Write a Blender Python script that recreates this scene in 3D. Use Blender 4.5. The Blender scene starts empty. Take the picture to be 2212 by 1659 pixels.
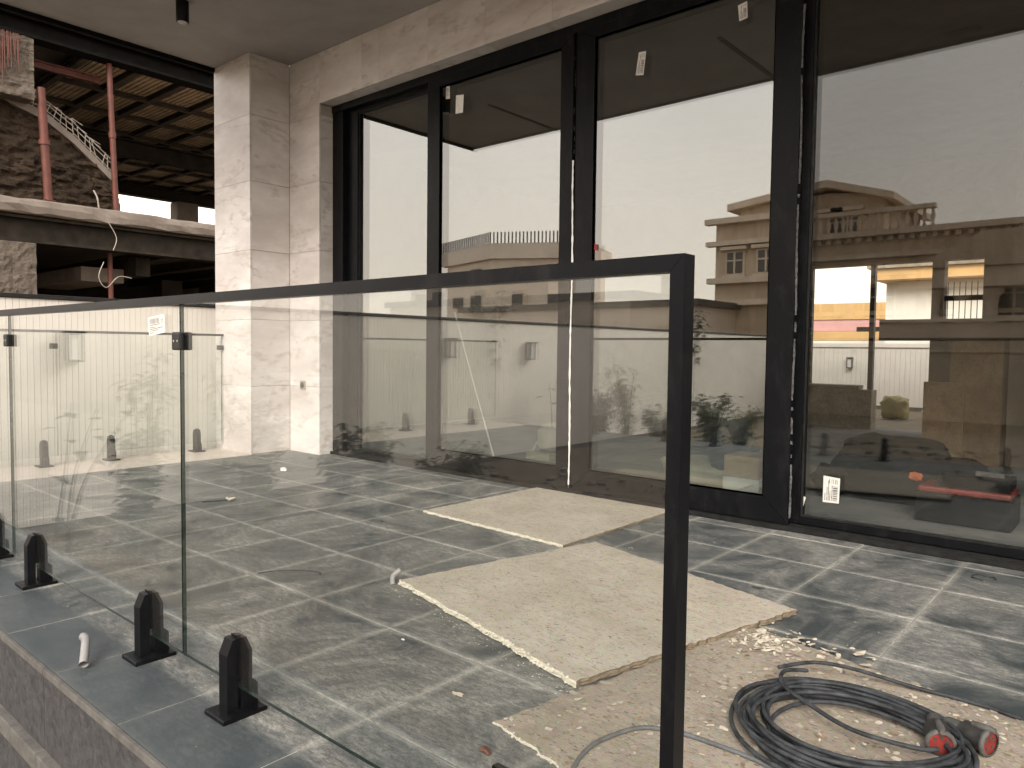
import bpy, bmesh, math, random
from mathutils import Vector, Matrix, noise
random.seed(7)
R = math.radians
scene = bpy.context.scene
COL = scene.collection

# ------------------------------------------------------------------ camera
CAM = Vector((3.324, -1.19925, 0.97343)); YAW, PITCH, ROLL = -0.7119, -0.0470, 0.0118
FOC = 2067.87 / 2856.0
fw = Vector((math.sin(YAW) * math.cos(PITCH), math.cos(YAW) * math.cos(PITCH), math.sin(PITCH)))
r0 = Vector((math.cos(YAW), -math.sin(YAW), 0)); u0 = r0.cross(fw)
rt = r0 * math.cos(ROLL) + u0 * math.sin(ROLL); up = -r0 * math.sin(ROLL) + u0 * math.cos(ROLL)
cam = bpy.data.cameras.new('camera'); cam.sensor_width = 36.0; cam.lens = 36.0 * FOC
cam.clip_start = 0.02; cam.clip_end = 2000
camo = bpy.data.objects.new('camera', cam); COL.objects.link(camo)
camo.matrix_world = Matrix(((rt.x, up.x, -fw.x, CAM.x), (rt.y, up.y, -fw.y, CAM.y), (rt.z, up.z, -fw.z, CAM.z), (0, 0, 0, 1)))
scene.camera = camo

# ------------------------------------------------------------------ sky, sun, exposure
SUN_EL, SUN_AZ = R(33), R(152)      # azimuth clockwise from +Y: hazy sun low behind the camera, to its right
world = bpy.data.worlds.new('World'); scene.world = world; world.use_nodes = True
wn = world.node_tree.nodes; wl = world.node_tree.links; wn.clear()
sky = wn.new('ShaderNodeTexSky'); sky.sky_type = 'NISHITA'; sky.sun_disc = False
sky.sun_elevation = SUN_EL; sky.sun_rotation = SUN_AZ
sky.air_density = 1.6; sky.dust_density = 6.0; sky.ozone_density = 1.0
hs = wn.new('ShaderNodeHueSaturation'); hs.inputs['Saturation'].default_value = 0.22
tint = wn.new('ShaderNodeMixRGB'); tint.blend_type = 'MULTIPLY'; tint.inputs[0].default_value = 1.0
tint.inputs[2].default_value = (1.0, 0.96, 0.90, 1)
bg = wn.new('ShaderNodeBackground'); bg.inputs['Strength'].default_value = 0.14
wo = wn.new('ShaderNodeOutputWorld')
wl.new(sky.outputs[0], hs.inputs['Color']); wl.new(hs.outputs[0], tint.inputs[1])
haz = wn.new('ShaderNodeMixRGB'); haz.inputs[0].default_value = 0.90      # even overcast veil, creamier towards the horizon
tc = wn.new('ShaderNodeTexCoord'); sx_ = wn.new('ShaderNodeSeparateXYZ'); wl.new(tc.outputs['Generated'], sx_.inputs[0])
rp = wn.new('ShaderNodeValToRGB'); wl.new(sx_.outputs[2], rp.inputs[0])
rp.color_ramp.elements[0].position = 0.0; rp.color_ramp.elements[0].color = (0.94, 0.815, 0.685, 1)
rp.color_ramp.elements[1].position = 0.55; rp.color_ramp.elements[1].color = (0.56, 0.55, 0.56, 1)
cn_ = wn.new('ShaderNodeTexNoise'); cn_.inputs['Scale'].default_value = 2.2; cn_.inputs['Detail'].default_value = 5; wl.new(tc.outputs['Generated'], cn_.inputs['Vector'])
mr = wn.new('ShaderNodeMapRange'); mr.inputs[3].default_value = 6.4; mr.inputs[4].default_value = 7.8; mr.inputs[1].default_value = 0.3; mr.inputs[2].default_value = 0.7; wl.new(cn_.outputs['Fac'], mr.inputs[0])
vm = wn.new('ShaderNodeVectorMath'); vm.operation = 'SCALE'; wl.new(rp.outputs[0], vm.inputs[0]); wl.new(mr.outputs[0], vm.inputs['Scale'])
wl.new(vm.outputs[0], haz.inputs[2])
wl.new(tint.outputs[0], haz.inputs[1]); wl.new(haz.outputs[0], bg.inputs['Color']); wl.new(bg.outputs[0], wo.inputs['Surface'])
sd = bpy.data.lights.new('sun', 'SUN'); sd.energy = 1.5; sd.angle = R(28); sd.color = (1.0, 0.93, 0.835)
so = bpy.data.objects.new('sun', sd); COL.objects.link(so)
sdir = Vector((math.sin(SUN_AZ) * math.cos(SUN_EL), math.cos(SUN_AZ) * math.cos(SUN_EL), math.sin(SUN_EL)))
so.rotation_euler = (-sdir).to_track_quat('-Z', 'Y').to_euler(); so.location = sdir * 60
vs = scene.view_settings
vs.view_transform = 'Standard'; vs.look = 'None'; vs.exposure = 1.48; vs.gamma = 1.0; vs.use_curve_mapping = False
scene.render.engine = 'CYCLES'
cy = scene.cycles
cy.use_denoising = True; cy.max_bounces = 7; cy.diffuse_bounces = 3; cy.glossy_bounces = 4
cy.transmission_bounces = 6; cy.transparent_max_bounces = 14; cy.caustics_reflective = False; cy.caustics_refractive = False
cy.sample_clamp_indirect = 6.0
cy.use_adaptive_sampling = True; cy.adaptive_threshold = 0.02; cy.adaptive_min_samples = 16

# ------------------------------------------------------------------ helpers
def at(vx, vy, axis, val):
    """point on the plane axis=val seen at (vx, vy), measured on a 2212 x 1659 print of the photograph"""
    d = fw + rt * ((vx - 1106) / (2212 * FOC)) - up * ((vy - 829.5) / (2212 * FOC))
    t = (val - CAM[axis]) / d[axis]
    return CAM + d * t
MIRROR_Y = 2.86
def behind(vx, vy, y):
    """real place, at depth y behind the camera, of what the glazing mirrors at (vx, vy)"""
    p = at(vx, vy, 1, 2 * MIRROR_Y - y); return Vector((p.x, y, p.z))

def link(name, me, mat=None, parent=None):
    o = bpy.data.objects.new(name, me); COL.objects.link(o)
    if mat is not None:
        for m in (mat if isinstance(mat, (list, tuple)) else [mat]): me.materials.append(m)
    if parent is not None: par(o, parent)
    return o
def par(o, parent):
    o.parent = parent
    if parent.type == 'EMPTY': o.matrix_parent_inverse = Matrix.Translation(-parent.location)
def thing(name, label, cat, loc=(0, 0, 0), group=None, kind=None):
    o = bpy.data.objects.new(name, None); COL.objects.link(o); o.location = loc; o.empty_display_size = 0.1
    return tag(o, label, cat, group, kind)
def tag(o, label=None, cat=None, group=None, kind=None):
    if label: o['label'] = label
    if cat: o['category'] = cat
    if group: o['group'] = group
    if kind: o['kind'] = kind
    return o
def mesh(name, verts, faces, smooth=False):
    me = bpy.data.meshes.new(name); me.from_pydata([tuple(v) for v in verts], [], faces); me.update()
    if smooth:
        for p in me.polygons: p.use_smooth = True
    return me
class MB:
    def __init__(s): s.v = []; s.f = []; s.m = []; s.sm = []
    def add(s, v, f, mi=0, smooth=False):
        n = len(s.v); s.v += [Vector(a) for a in v]
        for q in f: s.f.append(tuple(i + n for i in q)); s.m.append(mi); s.sm.append(smooth)
        return s
    def box(s, x0, x1, y0, y1, z0, z1, mi=0):
        v = [(x0, y0, z0), (x1, y0, z0), (x1, y1, z0), (x0, y1, z0), (x0, y0, z1), (x1, y0, z1), (x1, y1, z1), (x0, y1, z1)]
        return s.add(v, [(0, 3, 2, 1), (4, 5, 6, 7), (0, 1, 5, 4), (1, 2, 6, 5), (2, 3, 7, 6), (3, 0, 4, 7)], mi)
    def bevbox(s, x0, x1, y0, y1, z0, z1, b=0.004, mi=0):
        bm = bmesh.new(); bmesh.ops.create_cube(bm, size=1)
        for w in bm.verts: w.co = Vector(((x0 + x1) / 2 + w.co.x * (x1 - x0), (y0 + y1) / 2 + w.co.y * (y1 - y0), (z0 + z1) / 2 + w.co.z * (z1 - z0)))
        bmesh.ops.bevel(bm, geom=bm.edges[:], offset=b, segments=2, affect='EDGES', profile=0.6)
        return s.bm(bm, mi)
    def bm(s, bm, mi=0, smooth=False):
        bm.verts.index_update()
        s.add([w.co.copy() for w in bm.verts], [tuple(w.index for w in f.verts) for f in bm.faces], mi, smooth); bm.free(); return s
    def prism(s, poly, axis, a, b, mi=0):
        """poly: 2D outline in the two other axes (in order), extruded from a to b along axis"""
        n = len(poly)
        def p3(q, t):
            c = [0, 0, 0]; o = [i for i in range(3) if i != axis]; c[o[0]], c[o[1]] = q; c[axis] = t; return c
        v = [p3(q, a) for q in poly] + [p3(q, b) for q in poly]
        f = [tuple(range(n))[::-1], tuple(range(n, 2 * n))] + [(i, (i + 1) % n, n + (i + 1) % n, n + i) for i in range(n)]
        return s.add(v, f, mi)
    def tube(s, pts, r, seg=8, mi=0, caps=True):
        pts = [Vector(p) for p in pts]; n = len(pts); rr = r if isinstance(r, (list, tuple)) else [r] * n
        vs_ = []; ref = None
        for i, p in enumerate(pts):
            t = (pts[min(i + 1, n - 1)] - pts[max(i - 1, 0)])
            t = t.normalized() if t.length > 1e-9 else Vector((0, 0, 1))
            if ref is None:
                ref = Vector((0, 0, 1)) if abs(t.z) < 0.9 else Vector((1, 0, 0))
            a = (ref - t * ref.dot(t))
            a = a.normalized() if a.length > 1e-6 else t.orthogonal().normalized()
            ref = a; b = t.cross(a)
            for k in range(seg):
                g = 2 * math.pi * k / seg; vs_.append(p + (a * math.cos(g) + b * math.sin(g)) * rr[i])
        f = [(i * seg + k, i * seg + (k + 1) % seg, (i + 1) * seg + (k + 1) % seg, (i + 1) * seg + k) for i in range(n - 1) for k in range(seg)]
        s.add(vs_, f, mi, True)
        if caps: s.add([vs_[k] for k in range(seg)], [tuple(range(seg))[::-1]], mi); s.add([vs_[(n - 1) * seg + k] for k in range(seg)], [tuple(range(seg))], mi)
        return s
    def lathe(s, prof, c, seg=20, mi=0, axis=2):
        v = []
        for (r_, h) in prof:
            for k in range(seg):
                g = 2 * math.pi * k / seg; q = [0, 0, 0]; o = [i for i in range(3) if i != axis]
                q[o[0]] = c[o[0]] + r_ * math.cos(g); q[o[1]] = c[o[1]] + r_ * math.sin(g); q[axis] = c[axis] + h; v.append(q)
        n = len(prof)
        f = [(i * seg + k, i * seg + (k + 1) % seg, (i + 1) * seg + (k + 1) % seg, (i + 1) * seg + k) for i in range(n - 1) for k in range(seg)]
        f += [tuple(range(seg))[::-1], tuple((n - 1) * seg + k for k in range(seg))]
        return s.add(v, f, mi, True)
    def build(s, name, mat=None, parent=None):
        me = bpy.data.meshes.new(name); me.from_pydata([tuple(a) for a in s.v], [], s.f)
        for p, mi, sm in zip(me.polygons, s.m, s.sm): p.material_index = mi; p.use_smooth = sm
        bm = bmesh.new(); bm.from_mesh(me); bmesh.ops.recalc_face_normals(bm, faces=bm.faces[:]); bm.to_mesh(me); bm.free()
        me.update()
        return link(name, me, mat, parent)
def box(name, x0, x1, y0, y1, z0, z1, mat, parent=None, b=0):
    m = MB()
    (m.bevbox(x0, x1, y0, y1, z0, z1, b) if b else m.box(x0, x1, y0, y1, z0, z1))
    return m.build(name, mat, parent)
def struct(o): o['kind'] = 'structure'; return o

# ------------------------------------------------------------------ materials
class Nt:
    def __init__(s, name):
        s.m = bpy.data.materials.new(name); s.m.use_nodes = True; s.t = s.m.node_tree; s.t.nodes.clear()
        s.out = s.t.nodes.new('ShaderNodeOutputMaterial')
    def n(s, typ, **kw):
        x = s.t.nodes.new('ShaderNode' + typ)
        for k, v in kw.items():
            if hasattr(x, k) and k not in x.inputs: setattr(x, k, v)
            else: x.inputs[k].default_value = v
        return x
    def l(s, a, b): s.t.links.new(a, b)
    def pos(s, scale=(1, 1, 1), obj=False, rot=(0, 0, 0)):
        if obj: src = s.n('TexCoord').outputs['Object']
        else: src = s.n('NewGeometry').outputs['Position']
        mp = s.n('Mapping'); mp.inputs['Scale'].default_value = scale; mp.inputs['Rotation'].default_value = rot
        s.l(src, mp.inputs['Vector']); return mp.outputs[0]
    def noise(s, vec, scale, detail=6, rough=0.55, dist=0.0):
        x = s.n('TexNoise'); x.inputs['Scale'].default_value = scale; x.inputs['Detail'].default_value = detail
        x.inputs['Roughness'].default_value = rough; x.inputs['Distortion'].default_value = dist; s.l(vec, x.inputs['Vector']); return x.outputs['Fac']
    def ramp(s, fac, stops):
        x = s.n('ValToRGB'); e = x.color_ramp.elements
        while len(e) < len(stops): e.new(0.5)
        for q, (p, c) in zip(e, stops): q.position = p; q.color = (c, c, c, 1) if not isinstance(c, (tuple, list)) else (*c[:3], 1)
        s.l(fac, x.inputs['Fac']); return x.outputs['Color']
    def mix(s, fac, a, b, mode='MIX'):
        x = s.n('MixRGB'); x.blend_type = mode
        for i, q in enumerate((fac, a, b)):
            if isinstance(q, (int, float)): x.inputs[i].default_value = q if i == 0 else (q, q, q, 1)
            elif isinstance(q, (tuple, list)): x.inputs[i].default_value = (*q[:3], 1)
            else: s.l(q, x.inputs[i])
        return x.outputs[0]
    def math(s, op, a, b=0.0, clamp=False):
        x = s.n('Math'); x.operation = op; x.use_clamp = clamp
        for i, q in enumerate((a, b)):
            if isinstance(q, (int, float)): x.inputs[i].default_value = q
            else: s.l(q, x.inputs[i])
        return x.outputs[0]
    def rand(s): return s.n('ObjectInfo').outputs['Random']
    def bsdf(s, col, rough=0.6, metal=0.0, bump=None, bstr=0.3, bdist=0.01, spec=0.5):
        b = s.n('BsdfPrincipled')
        for k, q in (('Base Color', col), ('Roughness', rough), ('Metallic', metal), ('Specular IOR Level', spec)):
            if isinstance(q, (int, float)): b.inputs[k].default_value = q if k != 'Base Color' else (q, q, q, 1)
            elif isinstance(q, (tuple, list)): b.inputs[k].default_value = (*q[:3], 1)
            else: s.l(q, b.inputs[k])
        if bump is not None:
            x = s.n('Bump'); x.inputs['Strength'].default_value = bstr; x.inputs['Distance'].default_value = bdist
            s.l(bump, x.inputs['Height']); s.l(x.outputs[0], b.inputs['Normal'])
        s.l(b.outputs[0], s.out.inputs['Surface']); return s.m

def plain(name, col, rough=0.6, var=0.15, scale=12, metal=0.0, bump=0.15, spec=0.5):
    k = Nt(name); v = k.pos(); f = k.noise(v, scale); g = k.noise(v, scale * 9, 3)
    c = k.mix(k.ramp(f, [(0.3, 0.0), (0.7, 1.0)]), tuple(x * (1 - var) for x in col), tuple(min(1, x * (1 + var)) for x in col))
    return k.bsdf(c, k.math('ADD', k.math('MULTIPLY', g, 0.2), rough - 0.1), metal, g, bump, 0.004, spec)

def mat_marble():
    k = Nt('cream_marble'); v = k.pos(); rnd = k.rand()
    off = k.n('CombineXYZ'); k.l(k.math('MULTIPLY', rnd, 17.0), off.inputs[0]); k.l(k.math('MULTIPLY', rnd, 9.0), off.inputs[2])
    ad = k.n('VectorMath'); ad.operation = 'ADD'; k.l(v, ad.inputs[0]); k.l(off.outputs[0], ad.inputs[1]); w = ad.outputs[0]
    rt2 = k.n('Mapping'); rt2.inputs['Rotation'].default_value = (0.5, 0.75, 0.3); rt2.inputs['Scale'].default_value = (1.0, 1.0, 2.6); k.l(w, rt2.inputs['Vector']); w2 = rt2.outputs[0]
    big = k.noise(w2, 1.5, 4, 0.55, 0.25); fine = k.noise(w2, 9, 7, 0.62, 0.2)
    vein = k.math('ABSOLUTE', k.math('SUBTRACT', k.noise(w2, 1.1, 5, 0.55, 0.35), 0.5))
    c = k.mix(k.ramp(big, [(0.34, 0.0), (0.66, 1.0)]), (0.54, 0.495, 0.475), (0.73, 0.70, 0.68))
    c = k.mix(k.math('MULTIPLY', k.ramp(vein, [(0.0, 0.75), (0.035, 0.0)]), k.ramp(fine, [(0.40, 0.0), (0.62, 1.0)])), c, (0.40, 0.34, 0.30))
    c = k.mix(k.math('MULTIPLY', k.ramp(fine, [(0.42, 0.0), (0.72, 1.0)]), 0.34), c, (0.50, 0.44, 0.40))
    c = k.mix(k.math('MULTIPLY', k.math('SUBTRACT', rnd, 0.5), 0.28), c, (0.42, 0.36, 0.31))
    return k.bsdf(c, k.math('ADD', 0.28, k.math('MULTIPLY', fine, 0.3)), 0, fine, 0.08, 0.002)
def mat_tile():
    k = Nt('dusty_slate_tile'); v = k.pos(); rnd = k.rand()
    st = k.pos((1.0, 3.2, 1.0), rot=(0, 0, R(24)))
    base = k.mix(k.noise(v, 5, 6), (0.013, 0.020, 0.025), (0.050, 0.063, 0.069))
    base = k.mix(k.math('MULTIPLY', rnd, 0.35), base, (0.05, 0.06, 0.062))
    d1 = k.ramp(k.noise(v, 1.7, 7, 0.72, 1.2), [(0.38, 0.0), (0.62, 1.0)])
    d2 = k.ramp(k.noise(st, 24, 9, 0.74, 0.6), [(0.42, 0.0), (0.62, 1.0)])
    d3 = k.ramp(k.noise(k.pos((1, 2.0, 1), rot=(0, 0, R(24))), 130, 5, 0.8), [(0.46, 0.0), (0.60, 1.0)])
    # more dust towards the joints of each tile
    oc = k.n('TexCoord').outputs['Object']; sp = k.n('SeparateXYZ'); k.l(oc, sp.inputs[0])
    ed = k.math('MAXIMUM', k.math('ABSOLUTE', sp.outputs[0]), k.math('ABSOLUTE', sp.outputs[1]))
    edn = k.math('ADD', ed, k.math('MULTIPLY', k.math('SUBTRACT', k.noise(v, 9, 6, 0.7), 0.5), 0.045))
    d4 = k.ramp(edn, [(0.200, 0.0), (0.224, 0.9)])
    dust = k.math('MULTIPLY', d1, k.math('ADD', 0.15, k.math('MULTIPLY', d2, 0.58)))
    dust = k.math('ADD', dust, k.math('MULTIPLY', k.math('MULTIPLY', d3, k.math('ADD', 0.25, d1)), 0.27))
    dust = k.math('ADD', dust, k.math('MULTIPLY', d4, 0.36), True)
    py = k.n('SeparateXYZ'); k.l(v, py.inputs[0])          # dust cut back outside the glass to paint in vignette and blocked sky
    dust = k.math('MULTIPLY', dust, k.ramp(k.math('ADD', k.math('MULTIPLY', py.outputs[1], 2.0), 1.0), [(0.52, 0.16), (0.62, 1.0)]))
    c = k.mix(dust, base, (0.40, 0.388, 0.35))
    rough = k.math('ADD', 0.46, k.math('MULTIPLY', dust, 0.45))
    return k.bsdf(c, rough, 0, k.math('ADD', dust, k.math('MULTIPLY', d2, 0.5)), 0.12, 0.002, 0.28)
def mat_glass(name, r0_, col=(0.90, 0.93, 0.91), dust=0.0, dust_scale=3.0, dcol=(0.62, 0.58, 0.52), base_dust=0.0):
    k = Nt(name); g = k.n('NewGeometry')
    dp = k.n('VectorMath'); dp.operation = 'DOT_PRODUCT'; k.l(g.outputs['Incoming'], dp.inputs[0]); k.l(g.outputs['Normal'], dp.inputs[1])
    c = k.math('ABSOLUTE', dp.outputs['Value'])
    f = k.math('ADD', k.math('MULTIPLY', k.math('POWER', k.math('SUBTRACT', 1.0, c, True), 5.0), 1 - r0_), r0_, True)
    tr = k.n('BsdfTransparent'); tr.inputs[0].default_value = (*col, 1)
    gl = k.n('BsdfGlossy'); gl.inputs['Roughness'].default_value = 0.0; gl.inputs['Color'].default_value = (0.97, 0.98, 0.97, 1)
    mx = k.n('MixShader'); k.l(f, mx.inputs[0]); k.l(tr.outputs[0], mx.inputs[1]); k.l(gl.outputs[0], mx.inputs[2])
    last = mx.outputs[0]
    if dust:
        v = k.pos(); sv = k.pos((1, 1, 0.25))
        a = k.ramp(k.noise(v, dust_scale, 6, 0.65, 0.7), [(0.35, 0.0), (0.75, 1.0)])
        b = k.ramp(k.noise(sv, dust_scale * 9, 8, 0.75), [(0.50, 0.0), (0.78, 1.0)])
        sp = k.ramp(k.noise(v, 55, 2, 0.5), [(0.71, 0.0), (0.75, 1.0)])
        d = k.math('ADD', k.math('MULTIPLY', k.math('ADD', a, k.math('MULTIPLY', b, 0.9)), dust), k.math('MULTIPLY', k.math('MULTIPLY', sp, a), dust * 5))
        d = k.math('ADD', d, base_dust, True)
        df = k.n('BsdfDiffuse'); df.inputs[0].default_value = (*dcol, 1)
        tl = k.n('BsdfTranslucent'); tl.inputs[0].default_value = (*dcol, 1)
        m3 = k.n('MixShader'); m3.inputs[0].default_value = 0.35; k.l(df.outputs[0], m3.inputs[1]); k.l(tl.outputs[0], m3.inputs[2])
        m2 = k.n('MixShader'); k.l(d, m2.inputs[0]); k.l(last, m2.inputs[1]); k.l(m3.outputs[0], m2.inputs[2]); last = m2.outputs[0]
    k.l(last, k.out.inputs['Surface']); return k.m
def mat_board(name, c1, c2, speck):
    k = Nt(name); v = k.pos(); st = k.pos((1, 2.6, 1), rot=(0, 0, R(28)))
    c = k.mix(k.ramp(k.noise(v, 3.5, 6, 0.6, 0.5), [(0.3, 0.0), (0.7, 1.0)]), c1, c2)
    c = k.mix(k.math('MULTIPLY', k.ramp(k.noise(st, 17, 6, 0.65), [(0.54, 0.0), (0.60, 1.0)]), 0.30), c, tuple(x * 0.62 for x in c1))
    c = k.mix(k.math('MULTIPLY', k.ramp(k.noise(st, 48, 4, 0.6, 0.6), [(0.62, 0.0), (0.645, 1.0)]), speck), c, (0.10, 0.085, 0.065))
    vo = k.n('TexVoronoi'); vo.inputs['Scale'].default_value = 42; k.l(st, vo.inputs['Vector'])
    sep = k.n('SeparateColor'); k.l(vo.outputs['Color'], sep.inputs[0])
    dot = k.math('LESS_THAN', vo.outputs['Distance'], k.math('MULTIPLY', k.math('SUBTRACT', sep.outputs[0], 0.42), 0.62))
    c = k.mix(k.math('MULTIPLY', dot, k.math('MULTIPLY', sep.outputs[1], speck)), c, (0.09, 0.075, 0.058))
    vo2 = k.n('TexVoronoi'); vo2.inputs['Scale'].default_value = 120; k.l(st, vo2.inputs['Vector'])
    c = k.mix(0.22, c, vo2.outputs['Color'], 'SOFT_LIGHT')
    h = k.noise(v, 160, 4, 0.7)
    return k.bsdf(c, 0.9, 0, h, 0.4, 0.003, 0.2)
def mat_label(name, seedv=0.0, turn=False):
    """printed label: bar code and lines of small print, in the sheet's own x/y (-1..1)"""
    k = Nt(name); oc = k.n('TexCoord').outputs['UV']; sp = k.n('SeparateXYZ'); k.l(oc, sp.inputs[0])
    x, y = (sp.outputs[0], sp.outputs[1]) if not turn else (sp.outputs[1], sp.outputs[0])
    def band(q, a, b): return k.math('MULTIPLY', k.math('GREATER_THAN', q, a), k.math('LESS_THAN', q, b))
    def bars(vec, sc, th):
        n1 = k.n('TexNoise'); n1.noise_dimensions = '1D'; n1.inputs['Scale'].default_value = sc; n1.inputs['Detail'].default_value = 1
        k.l(k.math('ADD', vec, seedv), n1.inputs['W']); return k.math('GREATER_THAN', n1.outputs['Fac'], th)
    bc = k.math('MULTIPLY', k.math('MULTIPLY', band(y, 0.60, 0.88), band(x, 0.08, 0.66)), bars(x, 40, 0.5))
    tx = None
    for yy, x1 in ((0.52, 0.7), (0.40, 0.45), (0.31, 0.85), (0.22, 0.6), (0.10, 0.35), (0.80, 0.0)):
        t = k.math('MULTIPLY', k.math('MULTIPLY', band(y, yy, yy + 0.045), band(x, 0.08, x1)), bars(x, 34 + yy * 20, 0.42))
        tx = t if tx is None else k.math('MAXIMUM', tx, t)
    t = k.math('MULTIPLY', k.math('MULTIPLY', band(x, 0.75, 0.92), band(y, 0.30, 0.90)), bars(y, 22, 0.58)); tx = k.math('MAXIMUM', tx, t)
    c = k.mix(k.math('MAXIMUM', bc, tx), (0.62, 0.60, 0.56), (0.03, 0.03, 0.03))
    return k.bsdf(c, 0.5)
def mat_rough(name, c1, c2, scale=8, bump=0.8, dist=0.05, dark=None):
    k = Nt(name); v = k.pos(); n1 = k.noise(v, scale, 9, 0.68, 0.4); n2 = k.noise(v, scale * 6, 5, 0.7)
    c = k.mix(k.ramp(n1, [(0.3, 0.0), (0.7, 1.0)]), c1, c2)
    if dark: c = k.mix(k.math('MULTIPLY', k.ramp(n2, [(0.5, 0.0), (0.68, 1.0)]), 0.6), c, dark)
    return k.bsdf(c, 0.92, 0, k.math('ADD', n1, k.math('MULTIPLY', n2, 0.4)), bump, dist, 0.2)

M = {}
M['marble'] = mat_marble()
M['tile'] = mat_tile()
def mat_grout():
    k = Nt('pale_dusty_grout'); v = k.pos()
    c = k.mix(k.ramp(k.noise(v, 5, 8, 0.75, 0.5), [(0.36, 0.0), (0.62, 1.0)]), (0.13, 0.125, 0.115), (0.46, 0.44, 0.385))
    return k.bsdf(c, 0.95, 0, None, spec=0.1)
M['grout'] = mat_grout()
M['core'] = plain('pale_bedding_mortar', (0.46, 0.42, 0.38), 0.9, 0.15, 10)
M['strip'] = plain('pale_edging_stone', (0.56, 0.50, 0.44), 0.38, 0.10, 5)
M['ceil'] = mat_rough('grey_ceiling_plaster', (0.275, 0.258, 0.25), (0.37, 0.35, 0.34), 1.4, 0.06, 0.02)
M['black'] = plain('black_powder_coated_aluminium', (0.0045, 0.0048, 0.006), 0.38, 0.3, 30, 0.0, 0.03, 0.14)
def mat_black():
    k = Nt('black_powder_coated_aluminium'); v = k.pos(); sv = k.pos((1, 1, 0.35))
    d = k.math('MULTIPLY', k.ramp(k.noise(sv, 14, 8, 0.75, 0.4), [(0.50, 0.0), (0.80, 1.0)]), 0.085)
    sc = k.ramp(k.noise(v, 70, 3, 0.6), [(0.68, 0.0), (0.72, 1.0)])
    c = k.mix(k.math('ADD', d, k.math('MULTIPLY', sc, 0.06), True), (0.0045, 0.0048, 0.006), (0.16, 0.155, 0.145))
    return k.bsdf(c, k.math('ADD', 0.36, k.math('MULTIPLY', d, 1.2)), 0, k.noise(v, 300, 3), 0.03, 0.001, 0.15)
M['black'] = mat_black()
M['blackd'] = plain('dusty_black_aluminium', (0.014, 0.014, 0.014), 0.45, 0.5, 22, 0.0, 0.05, 0.25)
M['darkedge'] = plain('dark_steel_edge', (0.006, 0.0055, 0.005), 0.8, 0.4, 6, 0, 0.15, 0.08)
M['igu_clear'] = mat_glass('clear_double_glazing', 0.068, (0.94, 0.95, 0.94), 0.0025, 2.0)
M['igu'] = mat_glass('coated_double_glazing', 0.215, (0.82, 0.85, 0.83), 0.010, 2.0)
M['rail_glass'] = mat_glass('dusty_balustrade_glass', 0.055, (0.972, 0.98, 0.975), 0.010, 2.2, base_dust=0.004)
M['far_glass'] = mat_glass('clear_balustrade_glass', 0.045, (0.95, 0.97, 0.96), 0.006, 2.2)
M['glassedge'] = plain('green_glass_edge', (0.008, 0.022, 0.018), 0.12, 0.3, 40, 0, 0.0)
M['board'] = mat_board('dusty_beige_board', (0.37, 0.33, 0.265), (0.47, 0.43, 0.36), 0.75)
M['board_old'] = mat_board('trampled_chip_covered_board', (0.25, 0.215, 0.17), (0.36, 0.315, 0.255), 0.8)
M['crumb'] = mat_rough('crumbled_board_edge', (0.60, 0.56, 0.46), (0.74, 0.70, 0.60), 60, 0.7, 0.006, (0.22, 0.18, 0.13))
M['shadedge'] = mat_rough('board_edge_painted_shade', (0.13, 0.10, 0.068), (0.24, 0.195, 0.14), 50, 0.6, 0.004)  # shade of the darker board sides, put into the edge colour
M['flake'] = plain('pale_plaster_flake', (0.52, 0.46, 0.37), 0.85, 0.35, 60)
M['cable'] = plain('grey_rubber_cable', (0.034, 0.037, 0.041), 0.65, 0.7, 25, 0, 0.15, 0.3)
M['cable2'] = plain('dusty_grey_cable', (0.10, 0.105, 0.11), 0.65, 0.3, 30)
M['red'] = plain('red_connector_plastic', (0.19, 0.020, 0.016), 0.6, 0.5, 40)
M['redd'] = plain('dull_dark_red_plastic', (0.16, 0.02, 0.018), 0.5, 0.3, 20)
M['conn'] = plain('dark_grey_connector_plastic', (0.075, 0.072, 0.068), 0.6, 0.4, 40)
M['white'] = plain('white_plastic', (0.72, 0.71, 0.68), 0.5, 0.08, 20)
M['tape'] = plain('white_protective_tape', (0.78, 0.77, 0.74), 0.5, 0.12, 40)
M['lens'] = plain('frosted_lamp_lens', (0.55, 0.53, 0.50), 0.4, 0.05, 20)
M['pipe'] = plain('grey_conduit_plastic', (0.26, 0.25, 0.245), 0.5, 0.15, 20)
M['socket'] = plain('beige_socket_plate', (0.30, 0.27, 0.22), 0.4, 0.1, 20)
M['sockin'] = plain('dark_socket_recess', (0.05, 0.05, 0.045), 0.5, 0.1, 20)
M['slat'] = plain('off_white_wall_panel', (0.80, 0.745, 0.685), 0.55, 0.05, 4)
M['groove'] = plain('dark_wall_groove', (0.12, 0.10, 0.09), 0.9, 0.2, 8)
M['cap'] = plain('black_wall_capping', (0.014, 0.013, 0.013), 0.5, 0.2, 20)
M['lblA'] = mat_label('printed_label_plain', 1.7)
M['lblB'] = mat_label('printed_label_turned', 5.2, True)
M['fascia'] = mat_rough('dark_hammered_stone', (0.035, 0.034, 0.036), (0.085, 0.082, 0.082), 40, 0.7, 0.006)
M['ledge'] = mat_rough('pale_stone_ledge', (0.075, 0.07, 0.065), (0.155, 0.146, 0.134), 12, 0.35, 0.004)
M['soil'] = mat_rough('bare_dusty_ground', (0.13, 0.10, 0.07), (0.22, 0.18, 0.13), 2.2, 0.6, 0.05)
M['concrete'] = mat_rough('rough_site_concrete', (0.145, 0.12, 0.10), (0.235, 0.20, 0.172), 2.2, 0.5, 0.04, (0.18, 0.15, 0.12))
M['steel'] = plain('weathered_steel_beam', (0.026, 0.021, 0.016), 0.8, 0.5, 3, 0, 0.15, 0.15)
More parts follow.
